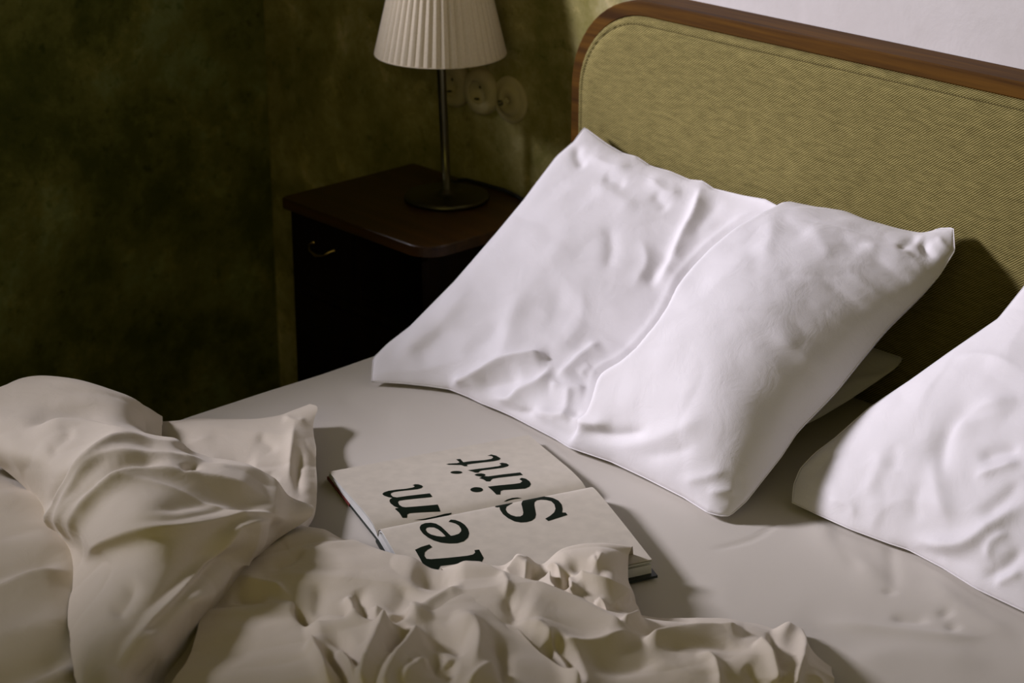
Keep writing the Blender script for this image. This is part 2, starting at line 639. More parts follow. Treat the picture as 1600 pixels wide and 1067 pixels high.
def smooth_grid(P, it):
    for _ in range(it):
        Q = P.copy()
        Q[1:-1, 1:-1] = 0.5 * P[1:-1, 1:-1] + 0.125 * (P[:-2, 1:-1] + P[2:, 1:-1] + P[1:-1, :-2] + P[1:-1, 2:])
        P = Q
    return P


def flatten(rows, k, z0=.58):
    """the same rows with heights above z0 scaled by k"""
    return [[c if c[0] == 'w' else (c[0], c[1], z0 + (c[2] - z0) * k if c[2] > z0 else c[2]) for c in r] for r in rows]


def lattice(rows, nu, nv):
    """rows of control points (px, py, height) or ('w', x, y, z) -> dense smooth grid in the room"""
    W = []
    for r in rows:
        line = []
        for c in r:
            if c[0] == 'w':
                line.append(np.array(c[1:], float))
            else:
                line.append(on_plane(c[0], c[1], 2, c[2]))
        W.append(line)
    W = np.array(W)
    A = np.stack([catmull(W[i], nv) for i in range(W.shape[0])], 0)
    B = np.stack([catmull(A[:, j], nu) for j in range(nv)], 1)
    return B


def grid_to(bm_v, bm_f, P, flip=False):
    base = len(bm_v)
    n, m = P.shape[:2]
    bm_v.extend(P.reshape(-1, 3).tolist())
    i = np.arange(n - 1)[:, None] * m + np.arange(m - 1)[None, :]
    q = np.stack([i, i + 1, i + m + 1, i + m], -1).reshape(-1, 4) + base
    if flip:
        q = q[:, ::-1]
    bm_f.extend(q.tolist())


def mesh_obj(name, vs, fs, mat, parent=None):
    me = bpy.data.meshes.new(name)
    me.from_pydata(vs, [], fs)
    me.polygons.foreach_set('use_smooth', [True] * len(me.polygons))
    me.update()
    return link(name, me, mat, parent)


# ------------------------------------------------------------------ mattress and fitted sheet
mattress = empty('mattress', (BX0, -0.07, 0.30), 'mattress covered tightly by a plain white fitted sheet', 'mattress')
box('mattress_core', (BX0 + .012, -2.0, 0.301), (BX1 - .012, -0.075, 0.50), MAT['sheet'], mattress, 0.02)
nx, ny = 340, 380
xs = np.r_[np.full(10, BX0), np.linspace(BX0, BX1, nx), np.full(10, BX1)]
ys = np.r_[np.full(8, -0.068), np.linspace(-0.068, -2.005, ny), np.full(8, -2.005)]
X, Y = np.meshgrid(xs, ys, indexing='ij')


def edge_round(a, n, ne, r):
    """distance fallen below the top for the skirt rows"""
    z = np.zeros(len(a))
    z[:ne] = np.linspace(0.205, 0.02, ne)
    z[-ne:] = np.linspace(0.02, 0.205, ne)
    return z


zx = edge_round(xs, nx, 10, 0.02)
zy = edge_round(ys, ny, 8, 0.02)
drop = np.maximum(zx[:, None], zy[None, :])
ex = np.minimum(np.abs(xs - BX0), np.abs(xs - BX1))[:, None]
ey = np.minimum(np.abs(ys + 0.068), np.abs(ys + 2.005))[None, :]
rr = 0.03
dx = np.clip(rr - ex, 0, rr)
dy = np.clip(rr - ey, 0, rr)
dd = np.minimum(np.hypot(dx, dy), rr)
Z = BZ - (rr - np.sqrt(np.maximum(rr ** 2 - dd ** 2, 0))) - drop
Psh = np.stack([X, Y, Z], -1)
top = np.stack([X, Y, np.full_like(X, BZ)], -1)
spx = project(top)
SHEET = [
    ([(1235, 795), (1180, 840), (1100, 862)], -0.0016, 3, 3),
    ([(1250, 800), (1320, 860), (1400, 930)], 0.003, 14, 20),
    ([(1290, 820), (1350, 900)], -0.002, 12, 12),
    ([(1390, 840), (1400, 930)], -0.002, 8, 10),
    ([(1260, 968), (1380, 985), (1500, 998), (1560, 990)], 0.005, 16, 8),
    ([(1390, 968), (1455, 972)], -0.0035, 9, 6),
    ([(1466, 964), (1490, 955)], -0.003, 7, 6),
    ([(1478, 985), (1500, 980)], -0.003, 8, 7),
    ([(1380, 924), (1400, 928)], -0.002, 5, 4),
    ([(1440, 900), (1520, 960), (1600, 1000)], 0.003, 14, 20),
    ([(1300, 1040), (1420, 1020), (1560, 1040)], 0.003, 20, 26),
    ([(520, 600), (560, 640), (640, 660)], -0.002, 20, 20),
    ([(1080, 900), (1160, 950), (1300, 980)], 0.002, 30, 40),
]
Psh[..., 2] += stroke_field(spx, SHEET) * (drop == 0)
Psh[..., 2] += 0.0012 * value_noise(top, 9, 3) * (drop == 0)
vs, fs = [], []
grid_to(vs, fs, Psh, flip=True)
mesh_obj('fitted_sheet', vs, fs, MAT['sheet'], mattress)


# ------------------------------------------------------------------ pillows
def fit_edge(pts, o0, o1, side=np.array([1.0, 0, 0])):
    """picture points of an edge -> points on the plane through o0, o1 that also holds the direction side"""
    nrm = np.cross(o1 - o0, side)
    nrm /= np.linalg.norm(nrm)
    out = []
    for x, y in pts:
        d = ray(x, y)
        t = ((o0 - CAM) @ nrm) / (d @ nrm)
        out.append(CAM + t * d)
    return np.array(out)


def coons(bot, top_, left, right, nu, nv):
    """bot/top_ run in u, left/right run in v"""
    B, T, L, R = resample(bot, nu), resample(top_, nu), resample(left, nv), resample(right, nv)
    u = np.linspace(0, 1, nu)[:, None, None]
    v = np.linspace(0, 1, nv)[None, :, None]
    P = (1 - v) * B[:, None] + v * T[:, None] + (1 - u) * L[None] + u * R[None]
    P -= (1 - u) * (1 - v) * B[0] + u * (1 - v) * B[-1] + (1 - u) * v * T[0] + u * v * T[-1]
    return smooth_grid(P, 700)


def build_pillow(name, P, front, back, strokes, label, seam=True, noise=0.0016, clamp=None, group=None, rim=(), split=None):
    nu, nv = P.shape[:2]
    u = np.linspace(0, 1, nu)[:, None]
    v = np.linspace(0, 1, nv)[None, :]
    N = normals(P)
    if (N[..., 2].mean()) < 0:
        N = -N
    prof = (np.clip(4 * u * (1 - u), 0, 1) ** np.where(u > 0.5, 0.75, 0.6)) * (np.clip(4 * v * (1 - v), 0, 1) ** 0.62)
    H = front(u, v) * prof
    if split:
        line, hollow = split
        sdist = line_distance(project(P + N * (front(u, v) * np.clip(4 * v * (1 - v), 0, 1) ** 0.6)[..., None]), line)
        x = np.clip((sdist + 4) / 14, 0, 1)
        mask = x * x * (3 - 2 * x)
        pv = np.clip(4 * v * (1 - v), 0, 1) ** 0.6
        H = front(u, v) * pv * mask + (1 - mask) * hollow(u, v, np.maximum(-line_distance(project(P + N * (0.02 * prof)[..., None]), line), 0)) * prof
    Fr = P + N * H[..., None]
    Fr = smooth_grid(Fr, 3 if split else 6)
    edge = np.clip(np.minimum(np.minimum(u, 1 - u), np.minimum(v, 1 - v)) / 0.035, 0, 1)
    px = project(Fr)
    N2 = normals(Fr)
    if N2[..., 2].mean() < 0:
        N2 = -N2
    disp = stroke_field(px, strokes)
    disp = disp + noise * (value_noise(Fr * [1, 1.6, 1.6], 16, 5) + 0.5 * value_noise(Fr, 37, 6)) + 0.0022 * ridged(Fr, 9, 21, 0.9) - 0.0010 * ridged(Fr, 17, 23, 0.3)
    Fr = Fr + N2 * (disp * edge)[..., None]
    if rim:
        Fr += np.array([0, 0, 1.0]) * (stroke_field(px, rim))[..., None]
    Fr = smooth_grid(Fr, 1)
    # the two seam borders stay flat, like a hem
    Bk = P - N * (back(u, v) * np.power(prof, 0.75))[..., None]
    Bk[0], Bk[-1], Bk[:, 0], Bk[:, -1] = Fr[0], Fr[-1], Fr[:, 0], Fr[:, -1]
    if clamp:
        Bk = clamp(Bk)
        Fr = clamp(Fr)
    Bk = smooth_grid(Bk, 4)
    vs, fs = [], []
    grid_to(vs, fs, Fr)
    grid_to(vs, fs, Bk, flip=True)
    me = bpy.data.meshes.new(name)
    me.from_pydata(vs, [], fs)
    bm = bmesh.new()
    bm.from_mesh(me)
    bmesh.ops.remove_doubles(bm, verts=bm.verts, dist=1e-6)
    bmesh.ops.recalc_face_normals(bm, faces=bm.faces)
    bm.to_mesh(me)
    bm.free()
    me.polygons.foreach_set('use_smooth', [True] * len(me.polygons))
    o = link(name, me, MAT['pillow'])
    tag(o, label, 'pillow', group)
    if seam:
        ring = np.vstack([Fr[:, 0], Fr[-1, 1:], Fr[-2::-1, -1], Fr[0, -2:0:-1]])
        ring = ring[::3]
        bm = bmesh.new()
        tube(bm, [tuple(p) for p in ring] + [tuple(ring[0])], 0.0008, 6)
        from_bm('seam', bm, MAT['thread'], o, smooth=True)
    return o


def bed_clamp(P, zmin=BZ + 0.0025, ymax=-0.079):
    P = P.copy()
    P[..., 2] = np.maximum(P[..., 2], zmin)
    P[..., 1] = np.minimum(P[..., 1], ymax)
    return P


# corners of the big pillow leaning on the headboard
pA = on_plane(581, 596, 2, .528)
pB = on_plane(1140, 806, 2, .530)
pC = on_plane(1490, 356, 1, -.095)
pD = on_plane(913, 199, 1, -.10)
ab = pB - pA
left = [(581, 598), (583, 560), (606, 537), (640, 511), (711, 439), (775, 365), (819, 312), (838, 286), (870, 244), (896, 222), (913, 199)]
right = [(1140, 806), (1166, 783), (1221, 713), (1248, 672), (1308, 610), (1346, 561), (1389, 508), (1443, 457), (1468, 430), (1492, 392), (1490, 356)]
bottom = [(581, 598), (629, 599), (668, 603), (702, 608), (732, 620), (752, 630), (778, 640), (800, 650), (821, 661), (867, 685), (889, 699), (954, 721), (1009, 747), (1068, 777), (1106, 801), (1125, 806), (1140, 806)]
topc = [(913, 199), (948, 225), (974, 240), (995, 245), (1017, 260), (1047, 268), (1077, 281), (1098, 283), (1115, 295), (1161, 306), (1196, 312), (1226, 328), (1280, 329), (1329, 346), (1378, 357), (1438, 372), (1465, 357), (1490, 354)]
Lc = fit_edge(left, pA, pD)
Rc = fit_edge(right, pB, pC)
Bc = fit_edge(bottom, pA, pB, np.array([0, 1.0, 0]))
Tc = fit_edge(topc, pD, pC, np.array([0, 0, 1.0]))
Bc[0] = Lc[0] = pA
Lc[-1] = Tc[0] = pD
Rc[0] = Bc[-1] = pB
Rc[-1] = Tc[-1] = pC
Pm = coons(Bc, Tc, Lc, Rc, 260, 220)


def gauss2(u, v, cu, cv, su, sv):
    return np.exp(-((u - cu) / su) ** 2 - ((v - cv) / sv) ** 2)


def front_main(u, v):
    """height of the plump right half: broad rise to a slanting crest, then round down to the seam"""
    cu = 0.86 - 0.22 * v + 0 * u
    rise = np.sin(np.pi / 2 * np.clip((u - 0.30) / (cu - 0.30), 0, 1))
    fall = np.power(np.clip(1 - ((u - cu) / (1 - cu)) ** 2, 0, 1), 0.62)
    return 0.112 * np.where(u < cu, 0.38 + 0.62 * rise, fall)


MAIN = [
    # lip of the plump right half
    ([(1200, 318), (1150, 345), (1090, 395), (1050, 445), (1020, 500), (975, 550), (930, 580), (918, 625), (905, 650)], 0.003, 16, 5, 0.15),
    # sharp ridge from the top middle down into the hollow
    ([(1097, 284), (1085, 330), (1062, 375), (1040, 425), (1020, 455)], 0.011, 20, 7, 0.2),
    ([(1130, 305), (1100, 345), (1080, 380)], -0.003, 10, 16),
    # soft wrinkles of the left half
    ([(1060, 400), (1030, 420), (1010, 450)], -0.005, 14, 14),
    ([(950, 345), (955, 390), (945, 430)], -0.0035, 12, 10),
    ([(1000, 370), (1010, 410), (985, 455)], 0.004, 12, 10),
    ([(905, 435), (908, 490), (890, 530), (850, 550)], 0.0035, 14, 26),
    ([(880, 440), (865, 495), (850, 530)], -0.0028, 18, 16),
    ([(820, 450), (800, 500), (785, 560), (765, 580)], 0.0045, 18, 16),
    ([(790, 500), (750, 540), (720, 560)], -0.0035, 16, 14),
    ([(700, 500), (680, 530), (640, 560)], -0.005, 22, 16),
    ([(740, 440), (700, 495), (650, 535), (610, 555)], 0.004, 12, 18),
    ([(900, 350), (850, 420), (790, 500)], 0.0025, 20, 26),
    ([(1000, 330), (950, 300), (920, 290)], 0.003, 16, 12),
    # corner tuck at the top left
    ([(900, 222), (903, 245), (915, 262)], -0.006, 8, 10),
    ([(915, 240), (960, 262), (990, 258)], 0.004, 12, 10),
    ([(940, 275), (980, 290)], -0.003, 10, 10),
    ([(1010, 275), (1040, 300), (1070, 300)], 0.004, 12, 10),
    ([(1020, 300), (1045, 330)], -0.003, 10, 10),
    # gathered folds below the hollow
    ([(700, 604), (740, 592), (780, 572), (830, 562), (862, 561)], 0.018, 9, 14, 0.15),
    ([(862, 561), (860, 580), (845, 600), (815, 612), (798, 625), (760, 622)], 0.012, 12, 9),
    ([(868, 596), (890, 576), (910, 556), (940, 532)], 0.008, 8, 16, 0.2),
    ([(905, 590), (915, 580), (925, 572)], 0.003, 6, 8),
    ([(745, 606), (785, 598), (820, 590)], -0.007, 18, 12),
    ([(858, 603), (890, 606), (918, 610)], 0.006, 6, 12, 0.2),
    ([(890, 606), (888, 635), (884, 660)], 0.006, 6, 12, 0.2),
    ([(905, 640), (900, 655), (885, 664)], -0.003, 7, 7),
    ([(830, 640), (860, 650), (900, 658), (960, 664)], 0.009, 9, 12, 0.2),
    ([(900, 672), (960, 680), (1020, 672)], -0.007, 10, 12),
    ([(780, 634), (810, 645), (840, 640)], -0.006, 6, 8),
    ([(935, 690), (1000, 690), (1060, 672), (1110, 640)], 0.004, 16, 14),
    ([(1000, 715), (1060, 705), (1090, 690)], -0.003, 12, 12),
    # gathers at the bottom right corner
    ([(1100, 770), (1130, 768), (1158, 768)], 0.005, 7, 7),
    ([(1060, 755), (1090, 748), (1140, 735)], 0.004, 10, 10),
    ([(1155, 740), (1160, 765), (1150, 790)], -0.005, 8, 8),
    # radiating wrinkles along the right edge
    ([(1270, 425), (1330, 470), (1390, 520)], -0.0018, 9, 11),
    ([(1310, 415), (1370, 460), (1410, 495)], 0.0014, 11, 9),
    ([(1345, 392), (1400, 430), (1440, 460)], -0.0018, 9, 11),
    ([(1385, 375), (1430, 410), (1455, 440)], 0.0018, 8, 8),
    ([(1250, 455), (1310, 500), (1360, 540)], 0.0012, 12, 10),
    ([(1220, 490), (1280, 535), (1330, 570)], -0.0014, 12, 14),
    ([(1200, 515), (1260, 560), (1310, 600)], 0.0018, 12, 12),
    ([(1400, 400), (1420, 380), (1440, 372)], -0.004, 8, 8),
    ([(1340, 385), (1390, 395), (1430, 400)], 0.005, 9, 9),
    # puckers below the top seam
    ([(1212, 332), (1235, 350), (1265, 375)], -0.0016, 10, 14),
    ([(1265, 350), (1280, 375), (1300, 410)], 0.0020, 14, 14),
    ([(1310, 355), (1325, 385), (1345, 400)], -0.0012, 12, 12),
    ([(1195, 335), (1205, 365), (1190, 410)], 0.0030, 14, 14),
    ([(1160, 380), (1180, 410), (1185, 440)], -0.0012, 14, 14),
    ([(1240, 410), (1225, 440), (1190, 450)], -0.0012, 16, 16),
    # the twisted ear at the top right
    ([(1440, 372), (1448, 390), (1462, 405)], -0.008, 7, 8),
    ([(1465, 368), (1475, 385), (1492, 388)], 0.007, 6, 5),
    ([(1470, 400), (1484, 405), (1492, 400)], -0.006, 5, 5),
]
build_pillow('pillow', Pm, front_main, lambda u, v: 0.03 + 0.03 * u ** 2 + 0.0 * v, MAIN,
             'large white pillow with a deep crease down its middle, leaning on the headboard', clamp=bed_clamp,
             split=([(1240, 300), (1200, 318), (1150, 345), (1090, 395), (1050, 445), (1020, 500), (975, 550), (932, 580), (916, 625), (903, 655), (880, 700)],
                    lambda u, v, d: 0.050 + 0.012 * gauss2(u, v, 0.12, 0.55, 0.16, 0.5) - 0.070 * np.exp(-(d / 110.0) ** 1.3) * np.clip((v + 0.02) / 0.4, 0.15, 1)))

# the pillow at the right edge of the picture
qA = on_plane(1238, 785, 2, .528)
qD = on_plane(1648, 372, 1, -.10)
qB = qA + np.array([0.66, 0.0, 0])
qC = qD + np.array([0.68, 0.0, 0.0])
left3 = [(1238, 785), (1240, 758), (1250, 733), (1272, 709), (1305, 684), (1357, 638), (1423, 594), (1483, 551), (1560, 498), (1600, 448), (1648, 372)]
bot3 = [(1238, 785), (1276, 803), (1327, 826), (1392, 850), (1418, 858), (1473, 887), (1524, 919), (1600, 955)]
L3 = fit_edge(left3, qA, qD)
B3 = fit_edge(bot3, qA, qA + np.array([1.0, 0, 0]), np.array([0, 1.0, 0]))
B3 = np.vstack([B3, [[(B3[-1][0] + qB[0]) / 2, (B3[-1][1] + qB[1]) / 2, .528]], [qB]])
T3 = np.array([qD, qD + [.2, 0, -.03], qD + [.45, 0, -.02], qC])
R3 = np.array([qB, (qB + qC) / 2 + [0, 0, -.02], qC])
L3[0] = B3[0] = qA
L3[-1] = T3[0] = qD
P3 = coons(B3, T3, L3, R3, 220, 200)
RIGHT = [
    ([(1560, 640), (1510, 650), (1478, 680), (1470, 720), (1480, 760)], -0.008, 14, 18),
    ([(1600, 625), (1540, 635), (1500, 665), (1490, 700)], 0.006, 16, 12),
    ([(1460, 700), (1465, 760), (1490, 830)], 0.006, 18, 14),
    ([(1600, 722), (1560, 735), (1520, 748)], 0.007, 8, 10),
    ([(1600, 700), (1550, 710), (1530, 725)], -0.006, 12, 10),
    ([(1610, 780), (1560, 815), (1520, 845), (1480, 852), (1420, 840)], 0.012, 12, 14),
    ([(1600, 745), (1570, 780), (1530, 815)], -0.006, 22, 12),
    ([(1580, 830), (1550, 850), (1545, 880)], 0.006, 8, 8),
    ([(1600, 850), (1570, 885), (1530, 905)], -0.007, 14, 10),
    ([(1600, 890), (1570, 905), (1550, 915)], 0.006, 8, 8),
    ([(1300, 700), (1280, 730), (1260, 750)], -0.003, 10, 12),
    ([(1380, 700), (1370, 740), (1350, 780)], 0.003, 12, 12),
    ([(1400, 690), (1395, 740)], -0.002, 10, 10),
    ([(1290, 780), (1330, 790), (1330, 815)], 0.003, 8, 8),
    ([(1440, 820), (1430, 790), (1440, 750)], -0.003, 12, 12),
    ([(1270, 760), (1330, 775), (1400, 800)], 0.002, 14, 14),
    ([(1480, 560), (1540, 555), (1600, 580)], 0.003, 8, 10),
    ([(1420, 860), (1450, 866), (1480, 880)], -0.004, 6, 8),
]
build_pillow('pillow', P3, lambda u, v: 0.055 + 0.02 * gauss2(u, v, 0.45, 0.6, 0.4, 0.4), lambda u, v: 0.035 + 0 * u * v, RIGHT,
             'white pillow at the right edge of the picture, bulging towards the camera', clamp=bed_clamp)

# thin pillow lying flat below the big one
uA, uB = np.array([.42, -.50, .535]), np.array([.93, -.46, .535])
uC = on_plane(1411, 560, 1, -.082)
uD = np.array([.40, -.082, .60])
t_ = np.linspace(0, 1, 9)[:, None]
Bu = uA + (uB - uA) * t_
Tu = uD + (uC - uD) * t_ - np.array([0, 0.0, 0.0]) * t_
Lu = uA + (uD - uA) * t_
Ru = fit_edge([(1235, 690), (1280, 652), (1330, 622), (1367, 597), (1400, 574), (1411, 560)], np.array([.93, -.46, .535]), uC, np.array([1.0, 0, 0]))
Ru = np.vstack([uB, Ru[1:]])
Ru[-1] = uC
Pu = coons(Bu, Tu, Lu, Ru, 120, 100)
UNDER = [([(1330, 590), (1370, 575), (1400, 562)], -0.003, 8, 8), ([(1290, 630), (1330, 600), (1380, 585)], 0.004, 8, 8), ([(1345, 610), (1380, 590)], -0.003, 5, 5)]
build_pillow('pillow', Pu, lambda u, v: 0.022 + 0 * u * v, lambda u, v: 0.02 + 0 * u * v, UNDER,
             'flat thin pillow lying under the creased pillow, only its corner peeping out', clamp=bed_clamp)

# ------------------------------------------------------------------ open book
G1 = np.array([.772, -.881])
S = np.array([.092, .272])
WF = np.array([-.180, .066])
WN = np.array([.197, -.0915])
FAR = [(0, .009), (.04, .0135), (.12, .0175), (.28, .0185), (.5, .0165), (.8, .0135), (1, .012)]
NEAR = [(0, .009), (.025, .0185), (.07, .0245), (.14, .0265), (.3, .0265), (.6, .025), (1, .022)]


def prof_fn(tab):
    c = catmull(tab, 80)
    return lambda b: np.interp(b, c[:, 0], c[:, 1])


hF, hN = prof_fn(FAR), prof_fn(NEAR)
book = empty('book', (float(G1[0] + S[0] / 2), float(G1[1] + S[1] / 2), BZ), 'open hardcover book with huge black words, lying face up on the sheet', 'book')
BOOKZ = BZ + 0.0015


def page_pt(a, b, Wd, h):
    p = G1 + a * S + b * Wd
    return (p[0], p[1], BOOKZ + h)


def leaf(name, Wd, hf, off_top, thick, a0=0.0, a1=1.0, b1=1.0, mat='paper', nb=40, base=None, lift=None):
    """block of paper following the page curve: top at hf - off_top, thick deep (or down to base)"""
    bm = bmesh.new()
    rows = []
    bs = np.r_[np.linspace(0, .2, 16)[:-1], np.linspace(.2, b1, nb - 15)]
    for b in bs:
        t = float(hf(b)) - off_top + (lift(b) if lift else 0)
        lo = base if base is not None else t - thick
        lo = min(lo, t - 0.0003)
        q = [page_pt(a0, b, Wd, t), page_pt(a1, b, Wd, t), page_pt(a1, b, Wd, lo), page_pt(a0, b, Wd, lo)]
        rows.append([bm.verts.new(v) for v in q])
    for r, s in zip(rows[:-1], rows[1:]):
        for k in range(4):
            bm.faces.new((r[k], r[(k + 1) % 4], s[(k + 1) % 4], s[k]))
    bm.faces.new(rows[0])
    bm.faces.new(rows[-1][::-1])
    bmesh.ops.recalc_face_normals(bm, faces=bm.faces)
    return from_bm(name, bm, MAT[mat], book)


cF = leaf('cover_board', WF, lambda b: 0.0031, 0, .003, -.003, 1.002, 1.015, 'cover')
cN = leaf('cover_board', WN, lambda b: 0.0036, 0, .0033, -.012, 1.018, 1.035, 'cover')
leaf('page_block', WF, hF, 0.0035, 0, 0, 1, 1, 'paper_edge', base=.0033)
leaf('page', WF, hF, 0, .0007, 0, 1.0, 1.0, 'paper', lift=lambda b: 0.0)
leaf('page_block', WN, lambda b: np.minimum(hN(b) - .006, .0155), 0, 0, 0, 1, 1, 'paper_edge', base=.0038)
leaf('page', WN, hN, 0.0022, .0016, .0, 1.0, 1.0, 'paper_edge')
leaf('page', WN, hN, 0, .0007, -.004, 1.0, 1.0, 'paper')
leaf('page', WN, hN, 0.0045, .0006, .0, .99, 1.0, 'paper_edge')
# red band with pale stitches on the far cover's edge
bm = bmesh.new()
for k in range(3):
    b0, b1 = 0.55 + k * .16, 0.55 + k * .16 + .15
    q0 = G1 - .006 * S + b0 * WF
    q1 = G1 - .006 * S + b1 * WF
    vs4 = []
    for q in (q0, q1, q1 + .02 * S, q0 + .02 * S):
        for z in (0.0002, 0.0036):
            vs4.append(bm.verts.new((q[0], q[1], BOOKZ + z)))
    for f in ((0, 2, 3, 1), (2, 4, 5, 3), (4, 6, 7, 5), (6, 0, 1, 7), (1, 3, 5, 7), (0, 6, 4, 2)):
        bm.faces.new([vs4[i] for i in f])
bmesh.ops.recalc_face_normals(bm, faces=bm.faces)
o = from_bm('red_band', bm, MAT['red'], book)
o['label'] = 'dark red band on the cover edge'


def to_page(px, py, which):
    Wd, hf = (WF, hF) if which == 'f' else (WN, hN)
    A = np.stack([S, Wd], 1)
    Ai = np.linalg.inv(A)
    z = BOOKZ + 0.02
    for _ in range(30):
        p = on_plane(px, py, 2, z)
        ab_ = Ai @ (p[:2] - G1)
        z = 0.5 * z + 0.5 * (BOOKZ + float(hf(np.clip(ab_[1], 0, 1))))
    return ab_


def letter(parts, origin, which):
    """outline rings (first outer, then holes) given in an 8.889x enlargement whose corner is origin"""
    Wd, hf = (WF, hF) if which == 'f' else (WN, hN)
    rings = []
    for r in parts:
        if len(r) > 3:
            P = np.array(r, float)
        rings.append([Vector((*to_page(origin[0] + x / 8.889, origin[1] + y / 8.889, which), 0)) for x, y in P])
    flat = [v for r in rings for v in r]
    tris = tessellate_polygon(rings)
    bm = bmesh.new()
    bv = [bm.verts.new(v) for v in flat]
    for t in tris:
        try:
            bm.faces.new([bv[i] for i in t])
        except ValueError:
            pass
    for k in range(1, 60):
        bmesh.ops.bisect_plane(bm, geom=bm.verts[:] + bm.edges[:] + bm.faces[:], plane_co=(0, k / 60, 0), plane_no=(0, 1, 0))
    for v in bm.verts:
        a, b = v.co.x, v.co.y
        b = max(b, 0)
        v.co = Vector(page_pt(a, b, Wd, float(hf(min(b, 1))) + 0.00025))
    bmesh.ops.recalc_face_normals(bm, faces=bm.faces)
    return from_bm('letter', bm, MAT['ink'], book)


def ell(cx, cy, rx, ry, n=24):
    return [(cx + rx * math.cos(2 * math.pi * k / n), cy + ry * math.sin(2 * math.pi * k / n)) for k in range(n)]


R1, R2, R3o, R4 = (590, 740), (640, 800), (760, 740), (690, 680)
letter([[(485, 162), (520, 147), (570, 150), (615, 165), (630, 182), (610, 202), (550, 218), (440, 230), (300, 245), (220, 258), (185, 275), (183, 295), (215, 322), (270, 332), (400, 312), (560, 293), (725, 275), (760, 320), (740, 328), (560, 345), (380, 365), (300, 378), (282, 398), (300, 435), (345, 462), (390, 468), (560, 455), (700, 443), (835, 430), (872, 527), (700, 535), (520, 545), (440, 552), (412, 570), (408, 615), (345, 615), (300, 545), (240, 492), (250, 483), (290, 478), (230, 455), (180, 415), (163, 380), (175, 352), (205, 340), (150, 328), (85, 305), (65, 285), (85, 262), (150, 240), (250, 225), (400, 210), (480, 195), (515, 182), (505, 170)]], R1, 'f')
letter([[(500, 645), (640, 628), (800, 595), (930, 560), (1030, 545), (1020, 565), (950, 600), (850, 630), (700, 645)]], R1, 'f')
letter([[(985, 670), (1015, 640), (1080, 645), (1150, 670), (1210, 710), (1255, 770), (1272, 830), (1255, 890), (1200, 940), (1110, 968), (1000, 972), (880, 960), (780, 930), (700, 890), (630, 835), (590, 780), (583, 745), (605, 710), (660, 688), (740, 682), (810, 695), (880, 735), (940, 790), (990, 840), (1020, 865), (1070, 855), (1130, 835), (1160, 800), (1160, 770), (1130, 725), (1080, 695), (1030, 680)],
        [(668, 780), (680, 755), (720, 745), (780, 748), (840, 775), (900, 825), (945, 872), (900, 878), (820, 868), (740, 845), (690, 815)]], R1, 'n')
letter([[(75, 525), (160, 485), (275, 450), (315, 490), (250, 525), (210, 560), (205, 610), (235, 650), (300, 655), (550, 635), (800, 608), (880, 590), (910, 565), (900, 530), (965, 522), (1030, 640), (1000, 700), (960, 720), (820, 718), (600, 730), (430, 750), (400, 800), (380, 880), (300, 900), (180, 715), (130, 620)]], R2, 'n')
letter([[(120, 465), (150, 448), (230, 420), (330, 402), (365, 412), (320, 435), (280, 460), (268, 500), (290, 540), (340, 575), (410, 597), (470, 595), (505, 575), (512, 540), (500, 480), (485, 420), (500, 385), (580, 350), (700, 325), (820, 322), (920, 338), (1000, 375), (1045, 430), (1058, 490), (1050, 540), (1100, 542), (1125, 575), (1000, 615), (860, 660), (815, 628), (880, 590), (940, 540), (960, 490), (945, 430), (900, 385), (830, 367), (760, 362), (700, 372), (668, 400), (665, 440), (680, 520), (688, 570), (675, 620), (630, 655), (560, 675), (480, 680), (390, 665), (300, 620), (230, 565), (190, 505), (180, 465), (150, 470)]], R3o, 'n')
letter([[(240, 390), (290, 360), (360, 338), (430, 333), (490, 342), (400, 352), (330, 368), (280, 385)]], R3o, 'f')
letter([[(640, 715), (800, 697), (1000, 678), (1090, 665), (1120, 640), (1080, 612), (1110, 592), (1170, 605), (1220, 640), (1240, 680), (1220, 715), (1160, 742), (1050, 750), (860, 762), (820, 775), (815, 825), (760, 825), (700, 765)]], R4, 'f')
letter([ell(487, 757, 88, 35)], R4, 'f')
letter([[(520, 597), (560, 580), (480, 565), (455, 550), (490, 535), (550, 530), (600, 540), (610, 555), (590, 570), (650, 572), (850, 545), (1090, 518), (1130, 553), (1000, 568), (800, 590), (710, 605), (685, 625), (675, 642), (620, 642), (580, 615)]], R4, 'f')
letter([[(362, 488), (450, 475), (650, 450), (790, 430), (830, 415), (800, 392), (840, 382), (900, 392), (935, 412), (920, 432), (850, 452), (720, 470), (560, 490), (530, 500), (510, 522), (465, 520), (410, 500)]], R4, 'f')
letter([ell(205, 517, 83, 20)], R4, 'f')
letter([[(62, 403), (100, 395), (220, 388), (250, 378), (200, 335), (260, 330), (300, 375), (400, 362), (600, 345), (690, 330), (715, 312), (700, 292), (640, 285), (690, 268), (760, 285), (820, 322), (800, 345), (720, 362), (560, 380), (420, 398), (350, 410), (360, 430), (320, 433), (270, 415), (100, 412)]], R4, 'f')

# ------------------------------------------------------------------ duvet
DV, DF = [], []


